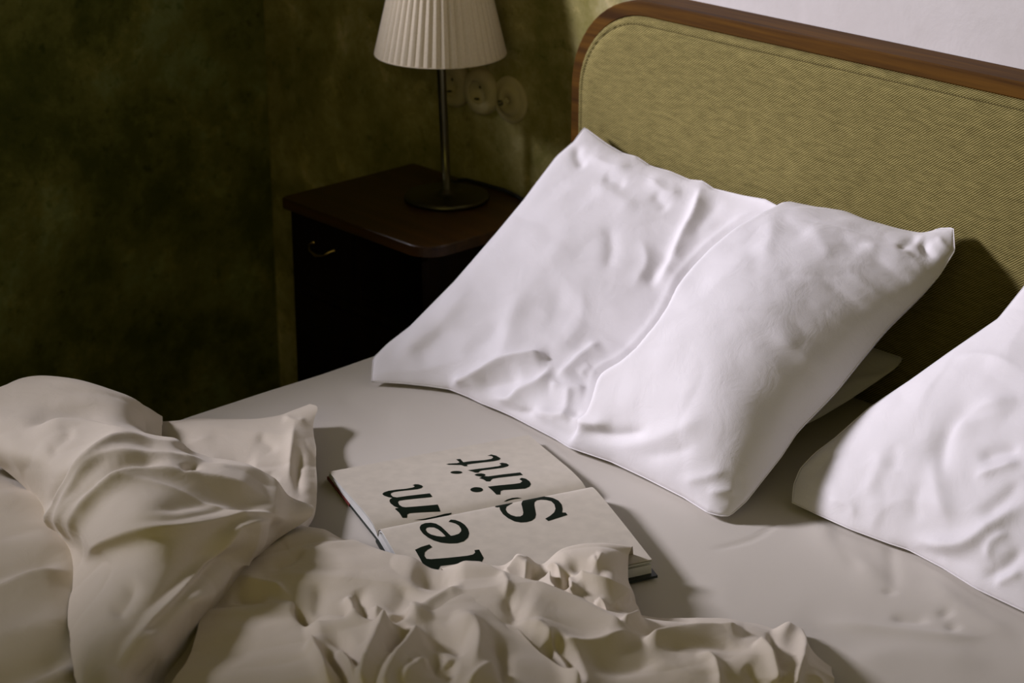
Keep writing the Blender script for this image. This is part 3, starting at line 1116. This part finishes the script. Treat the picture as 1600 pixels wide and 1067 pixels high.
def duvet_patch(rows, nu, nv, strokes, sm=2, noise=0.0015, seed=9, flip=False, ang=0.6):
    last = rows[-1]
    if last[0][0] != 'w' and last[0][1] > 1150:      # carry the cloth on towards the foot end and lay it down on the bed
        rows = rows + [[(x - 30, 1380, max(z - .03, .53)) for x, y, z in last], [(x - 45, 1440, .523) for x, y, z in last]]
        nu = int(nu * 1.22)
    P = lattice(rows, nu, nv)
    px = project(P)
    N = normals(P)
    if N[..., 2].mean() < 0:
        N = -N
    d = stroke_field(px, strokes) + noise * (value_noise(P, 14, seed) + 0.5 * value_noise(P, 31, seed + 1)) + 0.0040 * ridged(P, 7, seed + 20, ang) - 0.0020 * ridged(P, 14, seed + 30, ang + .5)
    P = P + N * d[..., None]
    P = smooth_grid(P, sm)
    grid_to(DV, DF, P, flip)
    return P


# (a) the part spread towards the foot of the bed, left of the roll
duvet_patch([
    [('w', .25, -1.02, .40), ('w', .30, -.98, .50), ('w', .42, -.95, .53), ('w', .60, -1.0, .53)],
    [(-140, 700, .56), (-20, 722, .575), (70, 730, .57), (160, 740, .56)],
    [(-140, 750, .59), (-20, 760, .60), (70, 775, .59), (180, 800, .57)],
    [(-140, 850, .60), (-20, 860, .605), (90, 850, .60), (200, 860, .57)],
    [(-140, 950, .60), (-20, 940, .605), (90, 930, .60), (200, 940, .57)],
    [(-140, 1050, .60), (-20, 1040, .605), (90, 1030, .60), (220, 1040, .57)],
    [(-140, 1200, .60), (-20, 1200, .605), (90, 1200, .60), (220, 1200, .57)],
], 170, 90, [
    ([(-60, 792), (20, 782), (70, 784), (120, 800)], 0.008, 14, 26),
    ([(-60, 855), (40, 850), (120, 862)], 0.004, 14, 18),
    ([(-60, 945), (0, 925), (60, 900), (120, 893)], 0.012, 8, 30),
    ([(-40, 905), (60, 885), (110, 875)], -0.006, 16, 10),
    ([(-40, 1010), (60, 985), (130, 960)], 0.006, 20, 26),
    ([(-40, 1075), (60, 1050), (130, 1020)], -0.008, 20, 10),
    ([(20, 1095), (80, 1060), (130, 1040)], 0.008, 10, 20),
])
# (b) the corner flap that points to the book
duvet_patch(flatten([
    [(250, 662, .53), (310, 655, .535), (370, 653, .535), (430, 648, .54), (462, 638, .55), (484, 630, .565)],
    [(252, 664, .545), (312, 662, .56), (370, 660, .56), (430, 655, .56), (466, 645, .57), (496, 636, .575)],
    [(250, 700, .56), (310, 690, .585), (370, 685, .585), (430, 680, .58), (466, 670, .575), (490, 662, .56)],
    [(250, 730, .56), (310, 725, .585), (370, 725, .59), (430, 722, .585), (470, 715, .575), (492, 705, .55)],
    [(260, 770, .56), (320, 768, .58), (380, 768, .585), (430, 766, .58), (470, 762, .57), (494, 755, .545)],
    [(280, 810, .55), (330, 810, .57), (390, 810, .575), (430, 810, .57), (468, 810, .56), (490, 800, .54)],
    [(290, 850, .53), (340, 850, .55), (400, 850, .55), (430, 845, .55), (455, 842, .545), (472, 835, .53)],
], 0.35, .545), 130, 150, [
    ([(345, 740), (370, 728), (400, 735)], -0.006, 16, 14),
    ([(400, 680), (425, 700), (432, 712)], -0.003, 8, 12),
    ([(462, 655), (455, 700), (450, 760)], 0.006, 10, 10),
    ([(470, 700), (465, 745), (470, 780)], -0.005, 8, 8),
    ([(410, 745), (425, 765)], -0.005, 12, 12),
    ([(258, 715), (290, 700), (340, 680)], 0.003, 8, 12),
    ([(440, 650), (465, 660), (478, 650)], 0.004, 6, 8),
], noise=0.001)
# (c) the thick twisted roll
duvet_patch(flatten([
    [('w', .20, -1.15, .36), ('w', .215, -1.08, .36), ('w', .225, -1.0, .36), ('w', .235, -.95, .36), ('w', .25, -.90, .40)],
    [(-50, 640, .60), (35, 606, .61), (115, 606, .61), (190, 627, .585), (250, 656, .535)],
    [(-60, 665, .64), (30, 640, .66), (115, 645, .66), (195, 664, .64), (248, 696, .57)],
    [(-50, 700, .63), (40, 690, .69), (140, 690, .695), (230, 700, .67), (275, 712, .60)],
    [(10, 735, .62), (90, 735, .70), (190, 735, .72), (310, 748, .68), (450, 778, .59)],
    [(60, 785, .60), (130, 785, .69), (230, 785, .73), (350, 795, .69), (488, 800, .60)],
    [(92, 840, .59), (160, 840, .68), (250, 835, .72), (350, 835, .68), (440, 838, .59)],
    [(112, 890, .60), (180, 890, .68), (250, 885, .70), (320, 880, .66), (388, 870, .58)],
    [(106, 960, .61), (165, 960, .69), (225, 955, .70), (295, 945, .65), (358, 930, .57)],
    [(110, 1020, .63), (150, 1020, .71), (200, 1018, .71), (255, 1012, .65), (298, 1008, .575)],
    [(118, 1085, .64), (150, 1088, .73), (185, 1088, .73), (220, 1080, .66), (255, 1070, .58)],
    [(118, 1190, .64), (150, 1190, .73), (185, 1190, .73), (220, 1190, .66), (255, 1190, .58)],
], 0.72), 330, 230, [
    # fold line between the back of the roll and its middle
    ([(30, 680), (60, 672), (95, 665), (140, 670), (190, 695), (240, 710)], 0.012, 8, 40),
    ([(35, 672), (75, 655), (130, 655), (180, 672)], -0.008, 14, 10),
    ([(75, 715), (100, 695), (120, 682)], -0.003, 10, 8),
    # long curved ridges that sweep from the tip round to the bottom of the twist
    ([(300, 722), (210, 708), (165, 718), (125, 755), (100, 800), (92, 850)], 0.014, 8, 22, 0.15),
    ([(330, 742), (230, 733), (160, 737), (130, 768), (118, 815), (115, 850)], 0.012, 8, 18, 0.15),
    ([(420, 790), (320, 765), (240, 752), (190, 757), (150, 790), (130, 830), (122, 860)], 0.016, 8, 26, 0.15),
    ([(125, 735), (100, 765), (92, 800)], -0.010, 14, 10),
    ([(265, 745), (200, 745), (150, 775), (135, 800)], -0.009, 8, 8),
    ([(430, 795), (340, 788), (260, 800), (220, 820)], -0.010, 16, 16),
    ([(465, 800), (410, 770), (340, 752), (290, 742)], 0.010, 8, 16),
    ([(290, 745), (292, 758)], -0.008, 10, 10),
    # lower flap, edge that laps over the twist
    ([(455, 812), (380, 812), (300, 828), (220, 840), (165, 858), (130, 880)], 0.014, 6, 70, 0.12),
    ([(440, 798), (360, 800), (280, 818), (200, 832)], -0.006, 16, 8),
    ([(430, 812), (360, 830), (320, 870), (280, 920), (230, 975), (180, 1040)], 0.024, 42, 8, 0.15),
    ([(400, 830), (340, 860), (300, 905), (250, 960), (200, 1010), (165, 1045)], -0.015, 10, 16),
    ([(430, 825), (390, 845), (350, 880), (315, 930), (270, 950), (200, 990)], 0.008, 12, 14),
    ([(215, 900), (195, 935), (170, 965)], -0.008, 16, 14),
], sm=1, noise=0.0015)
# (d) the mass in front of the book
XS = [190, 400, 500, 600, 700, 800, 900, 1000, 1100, 1200, 1300]


def row(ys_, zs_):
    return [(x, y, z) for x, y, z in zip(XS, ys_, zs_)]


FRONT_FOLDS = [
    # rear fold and the rounded mound in front of it
    ([(425, 860), (440, 838), (480, 833), (540, 838)], 0.008, 10, 14),
    ([(410, 912), (440, 892), (480, 870), (530, 858), (570, 855), (620, 874), (680, 892)], 0.009, 10, 50, 0.15),
    ([(420, 895), (450, 885), (480, 866)], -0.008, 10, 8),
    ([(370, 912), (400, 918), (440, 930), (460, 942)], 0.010, 10, 10),
    ([(360, 935), (400, 940), (420, 945)], -0.008, 14, 12),
    ([(335, 955), (390, 952), (440, 950), (460, 942)], 0.008, 9, 40, 0.3),
    # dark creases under the mound
    ([(455, 945), (475, 968), (500, 975), (560, 965)], -0.012, 10, 7, 0.2),
    ([(550, 965), (600, 975), (650, 960)], -0.014, 12, 6, 0.2),
    ([(555, 925), (565, 950), (560, 970)], -0.007, 12, 9),
    ([(640, 915), (625, 945), (610, 968)], -0.007, 26, 16),
    ([(500, 915), (495, 945), (490, 965)], -0.005, 12, 10),
    ([(540, 935), (552, 955), (552, 965)], 0.007, 7, 7),
    ([(590, 950), (585, 970)], 0.007, 7, 7),
    # radiating ridges in the foreground
    ([(470, 985), (540, 970), (590, 972), (640, 958), (680, 962)], 0.012, 8, 20, 0.15),
    ([(610, 975), (590, 1010), (578, 1050), (570, 1100)], 0.016, 12, 12, 0.15),
    ([(660, 985), (635, 1020), (610, 1060), (600, 1100)], 0.012, 12, 12, 0.15),
    ([(640, 985), (620, 1005), (605, 1025)], -0.014, 9, 9),
    ([(680, 1030), (650, 1050), (620, 1075)], 0.008, 9, 10),
    ([(695, 1020), (680, 1040), (720, 1050)], -0.010, 16, 14),
    ([(480, 1000), (500, 1030), (520, 1080)], 0.012, 9, 10, 0.2),
    ([(500, 1010), (530, 1045), (545, 1090)], -0.012, 8, 8, 0.2),
    ([(500, 1000), (540, 1005), (560, 1040), (570, 1060)], -0.009, 8, 8),
    ([(520, 1015), (545, 1045), (560, 1085)], 0.010, 8, 8),
    ([(650, 960), (700, 930), (725, 920)], 0.008, 12, 10),
    ([(640, 900), (700, 915), (720, 925)], -0.007, 12, 14),
    ([(700, 965), (740, 985), (745, 1020), (735, 1060)], 0.010, 14, 14),
    ([(660, 1000), (710, 1005), (720, 1030)], -0.009, 14, 12),
    ([(780, 1040), (750, 1060), (720, 1085)], 0.010, 8, 9),
    ([(770, 990), (785, 1030), (790, 1080)], -0.007, 9, 9),
    # diagonal ridge from the middle to the lower right
    ([(690, 885), (760, 900), (830, 928), (900, 955), (960, 985), (990, 1000)], 0.014, 8, 30, 0.12),
    ([(780, 905), (790, 930), (785, 945)], 0.005, 7, 7),
    ([(795, 930), (800, 960), (840, 990)], -0.007, 10, 12),
    ([(800, 970), (850, 1000), (880, 1040), (900, 1100)], 0.014, 26, 6, 0.15),
    ([(855, 1000), (890, 1035), (910, 1080)], -0.016, 6, 22, 0.2),
    ([(850, 1012), (920, 1012), (980, 1000), (1010, 990)], 0.007, 8, 12),
    ([(900, 1030), (960, 1045), (1040, 1035)], -0.006, 14, 12),
    # right hand wing
    ([(965, 985), (985, 975), (1005, 962)], 0.012, 8, 8),
    ([(1000, 1008), (1050, 995), (1100, 988), (1140, 985), (1165, 982)], 0.012, 7, 12, 0.15),
    ([(985, 990), (1040, 985), (1095, 975)], -0.008, 9, 8),
    ([(1010, 1015), (1060, 1012), (1130, 1008), (1180, 1020)], -0.008, 8, 18),
    ([(1085, 1022), (1110, 1028), (1120, 1050), (1125, 1090)], 0.008, 7, 9),
    ([(1180, 1000), (1200, 1030), (1212, 1075)], 0.012, 10, 7, 0.15),
    ([(1200, 985), (1215, 1020), (1225, 1060)], -0.010, 8, 8),
    ([(1205, 983), (1240, 1000), (1248, 1025), (1238, 1060), (1230, 1100)], 0.016, 12, 8, 0.15),
    ([(1160, 1040), (1180, 1060), (1190, 1090)], -0.006, 12, 10),
    ([(1250, 1060), (1275, 1070), (1290, 1100)], 0.008, 10, 10),
]
duvet_patch(flatten([
    row([890, 850, 838, 876, 896, 905, 925, 965, 968, 980, 1040], [.53, .53, .53, .55, .55, .55, .53, .523, .523, .523, .523]),
    row([890, 843, 838, 872, 893, 902, 925, 960, 966, 982, 1045], [.56, .57, .58, .60, .60, .59, .57, .54, .54, .54, .525]),
    row([905, 865, 850, 876, 894, 905, 930, 962, 972, 990, 1055], [.57, .60, .61, .62, .62, .61, .59, .57, .565, .555, .53]),
    row([930, 895, 880, 900, 914, 925, 950, 975, 990, 1005, 1062], [.58, .61, .63, .64, .635, .625, .61, .595, .585, .575, .54]),
    row([965, 930, 920, 925, 935, 950, 970, 990, 1008, 1022, 1075], [.58, .62, .64, .645, .65, .64, .62, .605, .595, .585, .54]),
    row([1000, 965, 955, 958, 965, 980, 995, 1010, 1025, 1040, 1085], [.59, .63, .65, .66, .665, .65, .63, .61, .60, .585, .54]),
    row([1030, 1005, 1000, 1000, 1005, 1015, 1025, 1035, 1045, 1058, 1095], [.59, .62, .66, .685, .68, .66, .63, .61, .60, .58, .54]),
    row([1070, 1050, 1045, 1045, 1050, 1055, 1060, 1065, 1075, 1085, 1110], [.59, .63, .67, .70, .69, .66, .63, .61, .595, .57, .54]),
    row([1180, 1170, 1170, 1170, 1170, 1170, 1170, 1170, 1170, 1170, 1180], [.59, .63, .67, .70, .69, .66, .63, .61, .595, .57, .54]),
], 0.6, .56), 240, 520, FRONT_FOLDS, sm=2, noise=0.0018)
FRONT_FOLDS = [(f[0], f[1] * 1.25, *f[2:]) for f in FRONT_FOLDS]
# the nearest mass, lapping over the mound behind it
NEAR_FOLDS = [f for f in FRONT_FOLDS if sum(p[1] for p in f[0]) / len(f[0]) > 955 and sum(p[0] for p in f[0]) / len(f[0]) < 860]
FX1 = [318, 380, 453, 473, 535, 603, 651, 706, 745]
FY1 = [955, 952, 945, 968, 962, 970, 960, 928, 924]
duvet_patch([
    [(x + 4, y + 14, z - .05) for x, y, z in zip(FX1, FY1, [.59, .60, .605, .605, .615, .62, .62, .61, .605])],
    [(x, y, z) for x, y, z in zip(FX1, FY1, [.59, .60, .605, .605, .615, .62, .62, .61, .605])],
    [(312, 975, .60), (375, 975, .61), (450, 975, .615), (485, 985, .62), (540, 985, .63), (605, 990, .635), (665, 985, .635), (730, 962, .625), (788, 962, .612)],
    [(296, 1020, .615), (360, 1020, .625), (430, 1020, .635), (485, 1025, .645), (545, 1025, .655), (610, 1025, .66), (680, 1020, .655), (760, 1010, .64), (834, 1008, .622)],
    [(262, 1080, .625), (340, 1080, .64), (420, 1080, .65), (485, 1080, .66), (550, 1080, .67), (620, 1080, .68), (700, 1075, .67), (790, 1065, .655), (886, 1062, .628)],
    [(230, 1190, .625), (330, 1190, .64), (420, 1190, .65), (485, 1190, .66), (550, 1190, .67), (620, 1190, .68), (710, 1190, .67), (820, 1190, .655), (960, 1190, .628)],
], 190, 330, NEAR_FOLDS, sm=2, noise=0.0018, seed=14)
# (e) thin crumpled end lying over the book
duvet_patch(flatten([
    [(690, 893, .545), (735, 884, .55), (780, 890, .55), (822, 880, .55), (850, 885, .55), (900, 870, .55), (950, 868, .545), (990, 870, .54)],
    [(690, 888, .56), (735, 878, .575), (780, 884, .57), (822, 868, .59), (845, 880, .57), (880, 860, .585), (935, 853, .58), (988, 855, .57)],
    [(700, 900, .575), (740, 890, .585), (785, 895, .58), (825, 880, .60), (850, 890, .58), (885, 870, .60), (940, 865, .60), (982, 868, .565)],
    [(705, 912, .58), (750, 906, .59), (790, 908, .59), (830, 900, .60), (860, 905, .585), (900, 895, .60), (945, 890, .60), (978, 890, .55)],
    [(720, 925, .585), (770, 922, .595), (810, 925, .595), (840, 920, .60), (875, 925, .59), (910, 918, .60), (950, 912, .60), (980, 912, .545)],
    [(740, 945, .585), (790, 945, .59), (830, 945, .595), (860, 945, .595), (895, 945, .59), (930, 942, .60), (965, 938, .59), (994, 938, .54)],
    [(760, 970, .57), (810, 970, .575), (850, 970, .575), (885, 970, .575), (915, 970, .575), (950, 968, .58), (980, 962, .575), (1003, 962, .535)],
    [(780, 1000, .55), (830, 1000, .55), (870, 1000, .55), (905, 1000, .55), (935, 1000, .55), (965, 995, .55), (990, 990, .54), (1006, 985, .525)],
], 0.55, .555), 190, 260, [
    ([(782, 910), (800, 895), (815, 878), (828, 870)], 0.012, 8, 12),
    ([(825, 872), (822, 900), (818, 925)], 0.006, 10, 6),
    ([(842, 885), (832, 910), (835, 930)], -0.012, 7, 10),
    ([(852, 900), (856, 925), (868, 940)], 0.014, 8, 7, 0.2),
    ([(848, 892), (870, 888), (878, 900), (880, 925)], 0.008, 5, 6),
    ([(885, 892), (886, 915), (892, 930)], -0.014, 7, 6),
    ([(888, 903), (898, 925), (904, 935)], 0.012, 7, 7, 0.2),
    ([(895, 905), (930, 912), (965, 925), (985, 945)], 0.012, 8, 10, 0.2),
    ([(880, 885), (920, 888), (960, 900)], -0.009, 12, 12),
    ([(900, 945), (905, 950), (895, 957)], 0.006, 5, 5),
    ([(930, 938), (945, 955), (948, 980)], 0.012, 5, 6, 0.2),
    ([(910, 955), (930, 965), (940, 960)], -0.010, 12, 10),
    ([(955, 945), (970, 960), (975, 980)], -0.008, 7, 7),
    ([(925, 868), (932, 880), (940, 865)], 0.004, 6, 6),
    ([(870, 937), (895, 935), (905, 945)], 0.008, 6, 8),
    ([(700, 893), (730, 900), (770, 905), (790, 915)], 0.007, 6, 10),
    ([(735, 885), (770, 893), (790, 896)], 0.005, 6, 8),
], sm=1, noise=0.0012)
bm = bmesh.new()
me = bpy.data.meshes.new('duvet')
me.from_pydata(DV, [], DF)
me.polygons.foreach_set('use_smooth', [True] * len(me.polygons))
me.update()
duvet = link('duvet', me, MAT['duvet'])
tag(duvet, 'rumpled white duvet thrown back in twisted folds in front of the book', 'duvet')

# ------------------------------------------------------------------ nightstand
NX0, NX1, NY0, NY1, NZ = -0.175, 0.207, -0.310, -0.012, 0.623
ns = empty('nightstand', ((NX0 + NX1) / 2, (NY0 + NY1) / 2, 0), 'dark mahogany nightstand beside the bed, carrying the lamp', 'nightstand')
bm = bmesh.new()
pts = [(NX0, NY1), (NX0, NY0)]
r = 0.045
pts = [(NX1, NY1), (NX0, NY1)]
for k in range(7):
    a = math.pi + k / 6 * math.pi / 2
    pts.append((NX0 + .012 + .012 * math.cos(a), NY0 + .012 + .012 * math.sin(a)))
for k in range(11):
    a = 1.5 * math.pi + k / 10 * math.pi / 2
    pts.append((NX1 - r + r * math.cos(a), NY0 + r + r * math.sin(a)))
low = [bm.verts.new((x, y, NZ - .018)) for x, y in pts]
mid = [bm.verts.new((x, y, NZ - .002)) for x, y in pts]
cx, cy = (NX0 + NX1) / 2, (NY0 + NY1) / 2
hi = [bm.verts.new((cx + (x - cx) * .99, cy + (y - cy) * .99, NZ)) for x, y in pts]
n = len(pts)
for A_, B_ in ((low, mid), (mid, hi)):
    for k in range(n):
        bm.faces.new((A_[k], A_[(k + 1) % n], B_[(k + 1) % n], B_[k]))
bm.faces.new(hi)
bm.faces.new(low[::-1])
bmesh.ops.recalc_face_normals(bm, faces=bm.faces)
from_bm('top_panel', bm, MAT['stand_wood'], ns)
bx0, bx1, by0, by1 = NX0 + .012, NX1 - .012, NY0 + .014, NY1 - .002
zt = NZ - .0185
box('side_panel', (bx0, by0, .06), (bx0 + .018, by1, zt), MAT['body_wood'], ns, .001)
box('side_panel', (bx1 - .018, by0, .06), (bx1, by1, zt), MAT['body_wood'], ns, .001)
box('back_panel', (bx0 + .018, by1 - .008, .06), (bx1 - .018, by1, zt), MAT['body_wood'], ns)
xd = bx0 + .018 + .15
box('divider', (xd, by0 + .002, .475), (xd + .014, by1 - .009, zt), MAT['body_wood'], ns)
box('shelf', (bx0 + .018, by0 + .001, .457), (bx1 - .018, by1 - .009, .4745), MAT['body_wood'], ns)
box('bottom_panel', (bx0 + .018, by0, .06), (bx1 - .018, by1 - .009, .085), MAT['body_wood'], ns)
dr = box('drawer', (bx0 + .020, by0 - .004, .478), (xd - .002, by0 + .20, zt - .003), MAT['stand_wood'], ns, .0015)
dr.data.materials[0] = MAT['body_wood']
hx = bx0 + .018 + .075
bm = bmesh.new()
tube(bm, [(hx - .028, by0 - .004, .558), (hx - .027, by0 - .014, .557), (hx - .018, by0 - .020, .550), (hx - .006, by0 - .021, .547), (hx, by0 - .022, .5465), (hx + .006, by0 - .021, .547), (hx + .018, by0 - .020, .550), (hx + .027, by0 - .014, .557), (hx + .028, by0 - .004, .558)],
     [.003, .002, .0016, .0022, .003, .0022, .0016, .002, .003], 8)
from_bm('handle', bm, MAT['brass'], dr, smooth=True)
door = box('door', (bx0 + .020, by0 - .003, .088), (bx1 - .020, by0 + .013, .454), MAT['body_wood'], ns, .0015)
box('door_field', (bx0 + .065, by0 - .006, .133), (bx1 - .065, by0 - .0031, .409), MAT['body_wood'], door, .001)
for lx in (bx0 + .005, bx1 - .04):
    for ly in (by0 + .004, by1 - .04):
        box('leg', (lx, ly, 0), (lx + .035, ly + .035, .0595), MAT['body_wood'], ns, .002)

# ------------------------------------------------------------------ lamp
LX, LY = 0.027, -0.109
lamp = empty('table_lamp', (LX, LY, NZ), 'table lamp with a pleated cream shade on a slim dark metal stem', 'lamp')
bm = bmesh.new()
lathe(bm, [(0.0001, 0), (.070, 0), (.0715, .0015), (.072, .005), (.0705, .0075), (.066, .0085), (.03, .0105), (.013, .013), (.0105, .018), (.0001, .018)], (LX, LY, NZ + .0005), 72)
from_bm('base', bm, MAT['steel'], lamp, smooth=True)
tx, ty = -0.008, -0.008
bm = bmesh.new()
tube(bm, [(LX + tx * t, LY + ty * t, NZ + .015 + .34 * t) for t in (0, .3, .6, 1)], [.0068, .0074, .0076, .0076], 24)
from_bm('stem', bm, MAT['steel'], lamp, smooth=True)
# pleated shade
SZ0, SZ1 = 0.875, 1.065
sc0 = on_plane(682.0, 83.0, 2, SZ0)
SC = (LX + tx * .72, LY + ty * .72)
bm = bmesh.new()
npl = 48
nseg = npl * 8
rings = []
for h in np.linspace(0, 1, 5):
    R = (1 - h) * .1075 + h * .062
    ring = []
    for k in range(nseg):
        a = 2 * math.pi * k / nseg
        ph = (k % 8) / 8
        saw = abs(2 * ph - 1)
        ring.append(bm.verts.new((SC[0] + (R + .0024 * (saw ** .7)) * math.cos(a), SC[1] + (R + .0024 * (saw ** .7)) * math.sin(a), SZ0 + h * (SZ1 - SZ0))))
    rings.append(ring)
for a, b in zip(rings[:-1], rings[1:]):
    for k in range(nseg):
        bm.faces.new((a[k], a[(k + 1) % nseg], b[(k + 1) % nseg], b[k]))
shade = from_bm('lamp_shade', bm, MAT['shade'], lamp)
sol = shade.modifiers.new('thick', 'SOLIDIFY')
sol.thickness = 0.0012
bm = bmesh.new()
pts = [(SC[0] + .1085 * math.cos(a), SC[1] + .1085 * math.sin(a), SZ0 + .0005) for a in np.linspace(0, 2 * math.pi, 73)]
tube(bm, pts, .0011, 6)
from_bm('rim', bm, MAT['shade'], shade, smooth=True)
bm = bmesh.new()
lathe(bm, [(.0001, 0), (.012, 0), (.012, .04), (.02, .06), (.022, .070), (.016, .078), (.0001, .080)], (LX + tx, LY + ty, NZ + .345), 24)
from_bm('bulb', bm, MAT['frame_white'], lamp, smooth=True)

# black cable running from the back of the base along the wall side of the top
bm = bmesh.new()
cab = [on_plane(x, y, 2, NZ + .004) for x, y in ((706, 287), (722, 281), (745, 285), (770, 292), (795, 300), (820, 314), (838, 326))]
cab = [tuple(p) for p in cab]
cab += [(NX1 + .012, cab[-1][1] - .01, NZ - .01), (NX1 + .016, cab[-1][1] - .01, NZ - .08), (NX1 + .018, cab[-1][1], .30), (NX1 + .02, -.03, .02)]
cc = catmull(cab, 60)
tube(bm, [tuple(p) for p in cc], .0034, 8)
lamp_cable = from_bm('cable', bm, MAT['cable'], lamp, smooth=True)
p0 = on_plane(708, 288, 2, NZ + .004)
box('cable_grip', (p0[0] - .010, p0[1] - .006, NZ + .001), (p0[0] + .008, p0[1] + .007, NZ + .011), MAT['cable'], lamp, .002)

# ------------------------------------------------------------------ sockets on the back wall
def outlet(px, py, kind, label, cat):
    c = on_plane(px, py, 1, 0)
    e = empty('wall_socket' if kind == 'socket' else 'antenna_socket', (c[0], -0.0005, c[2]), label, cat, None)
    c = (c[0], -0.0005, c[2])
    bm = bmesh.new()
    if kind == 'socket':
        lathe(bm, [(.0405, 0), (.0405, .005), (.0385, .011), (.034, .0145), (.0225, .0160), (.0205, .0150)], c, 56, 'y')
        from_bm('cover_plate', bm, MAT['socket'], e, smooth=True)
        bm = bmesh.new()
        lathe(bm, [(.0204, .0150), (.0195, .0012), (.0001, .0010)], c, 48, 'y')
        from_bm('socket_well', bm, MAT['socket'], e, smooth=True)
        for dx_ in (-.0095, .0095):
            bm = bmesh.new()
            lathe(bm, [(.0027, .0013), (.0001, .0014)], (c[0] + dx_ * .74, c[1], c[2] - dx_ * .62), 14, 'y')
            from_bm('pin_hole', bm, MAT['hole'], e)
        for dz_ in (-1, 1):
            box('earth_clip', (c[0] - .003 + dz_ * .011, c[1] - .009, c[2] + dz_ * .0145 - .0012), (c[0] + .003 + dz_ * .011, c[1] - .0015, c[2] + dz_ * .0145 + .0012), MAT['steel'], e)
    else:
        lathe(bm, [(.0405, 0), (.0405, .002), (.039, .0045), (.032, .006), (.0265, .006), (.0255, .009), (.018, .0105), (.0075, .0105), (.007, .0080), (.0001, .0078)], c, 56, 'y')
        from_bm('cover_plate', bm, MAT['socket'], e, smooth=True)
        for dx_, dz_ in ((-.013, -.006), (.001, .0)):
            bm = bmesh.new()
            lathe(bm, [(.0048, .0095), (.0048, .0145), (.0030, .0145), (.0028, .011), (.0001, .0108)], (c[0] + dx_, c[1], c[2] + dz_), 16, 'y')
            from_bm('jack', bm, MAT['steel'] if dx_ < 0 else MAT['socket'], e, smooth=True)
    return e


outlet(712, 130.5, 'socket', 'round white power socket, leftmost of the row, beside the lamp stem', 'socket')
outlet(755.5, 142.5, 'socket', 'round white power socket, middle one of the row of three', 'socket')
outlet(799, 155.5, 'jack', 'round white antenna socket, rightmost of the row, nearest the headboard', 'socket')
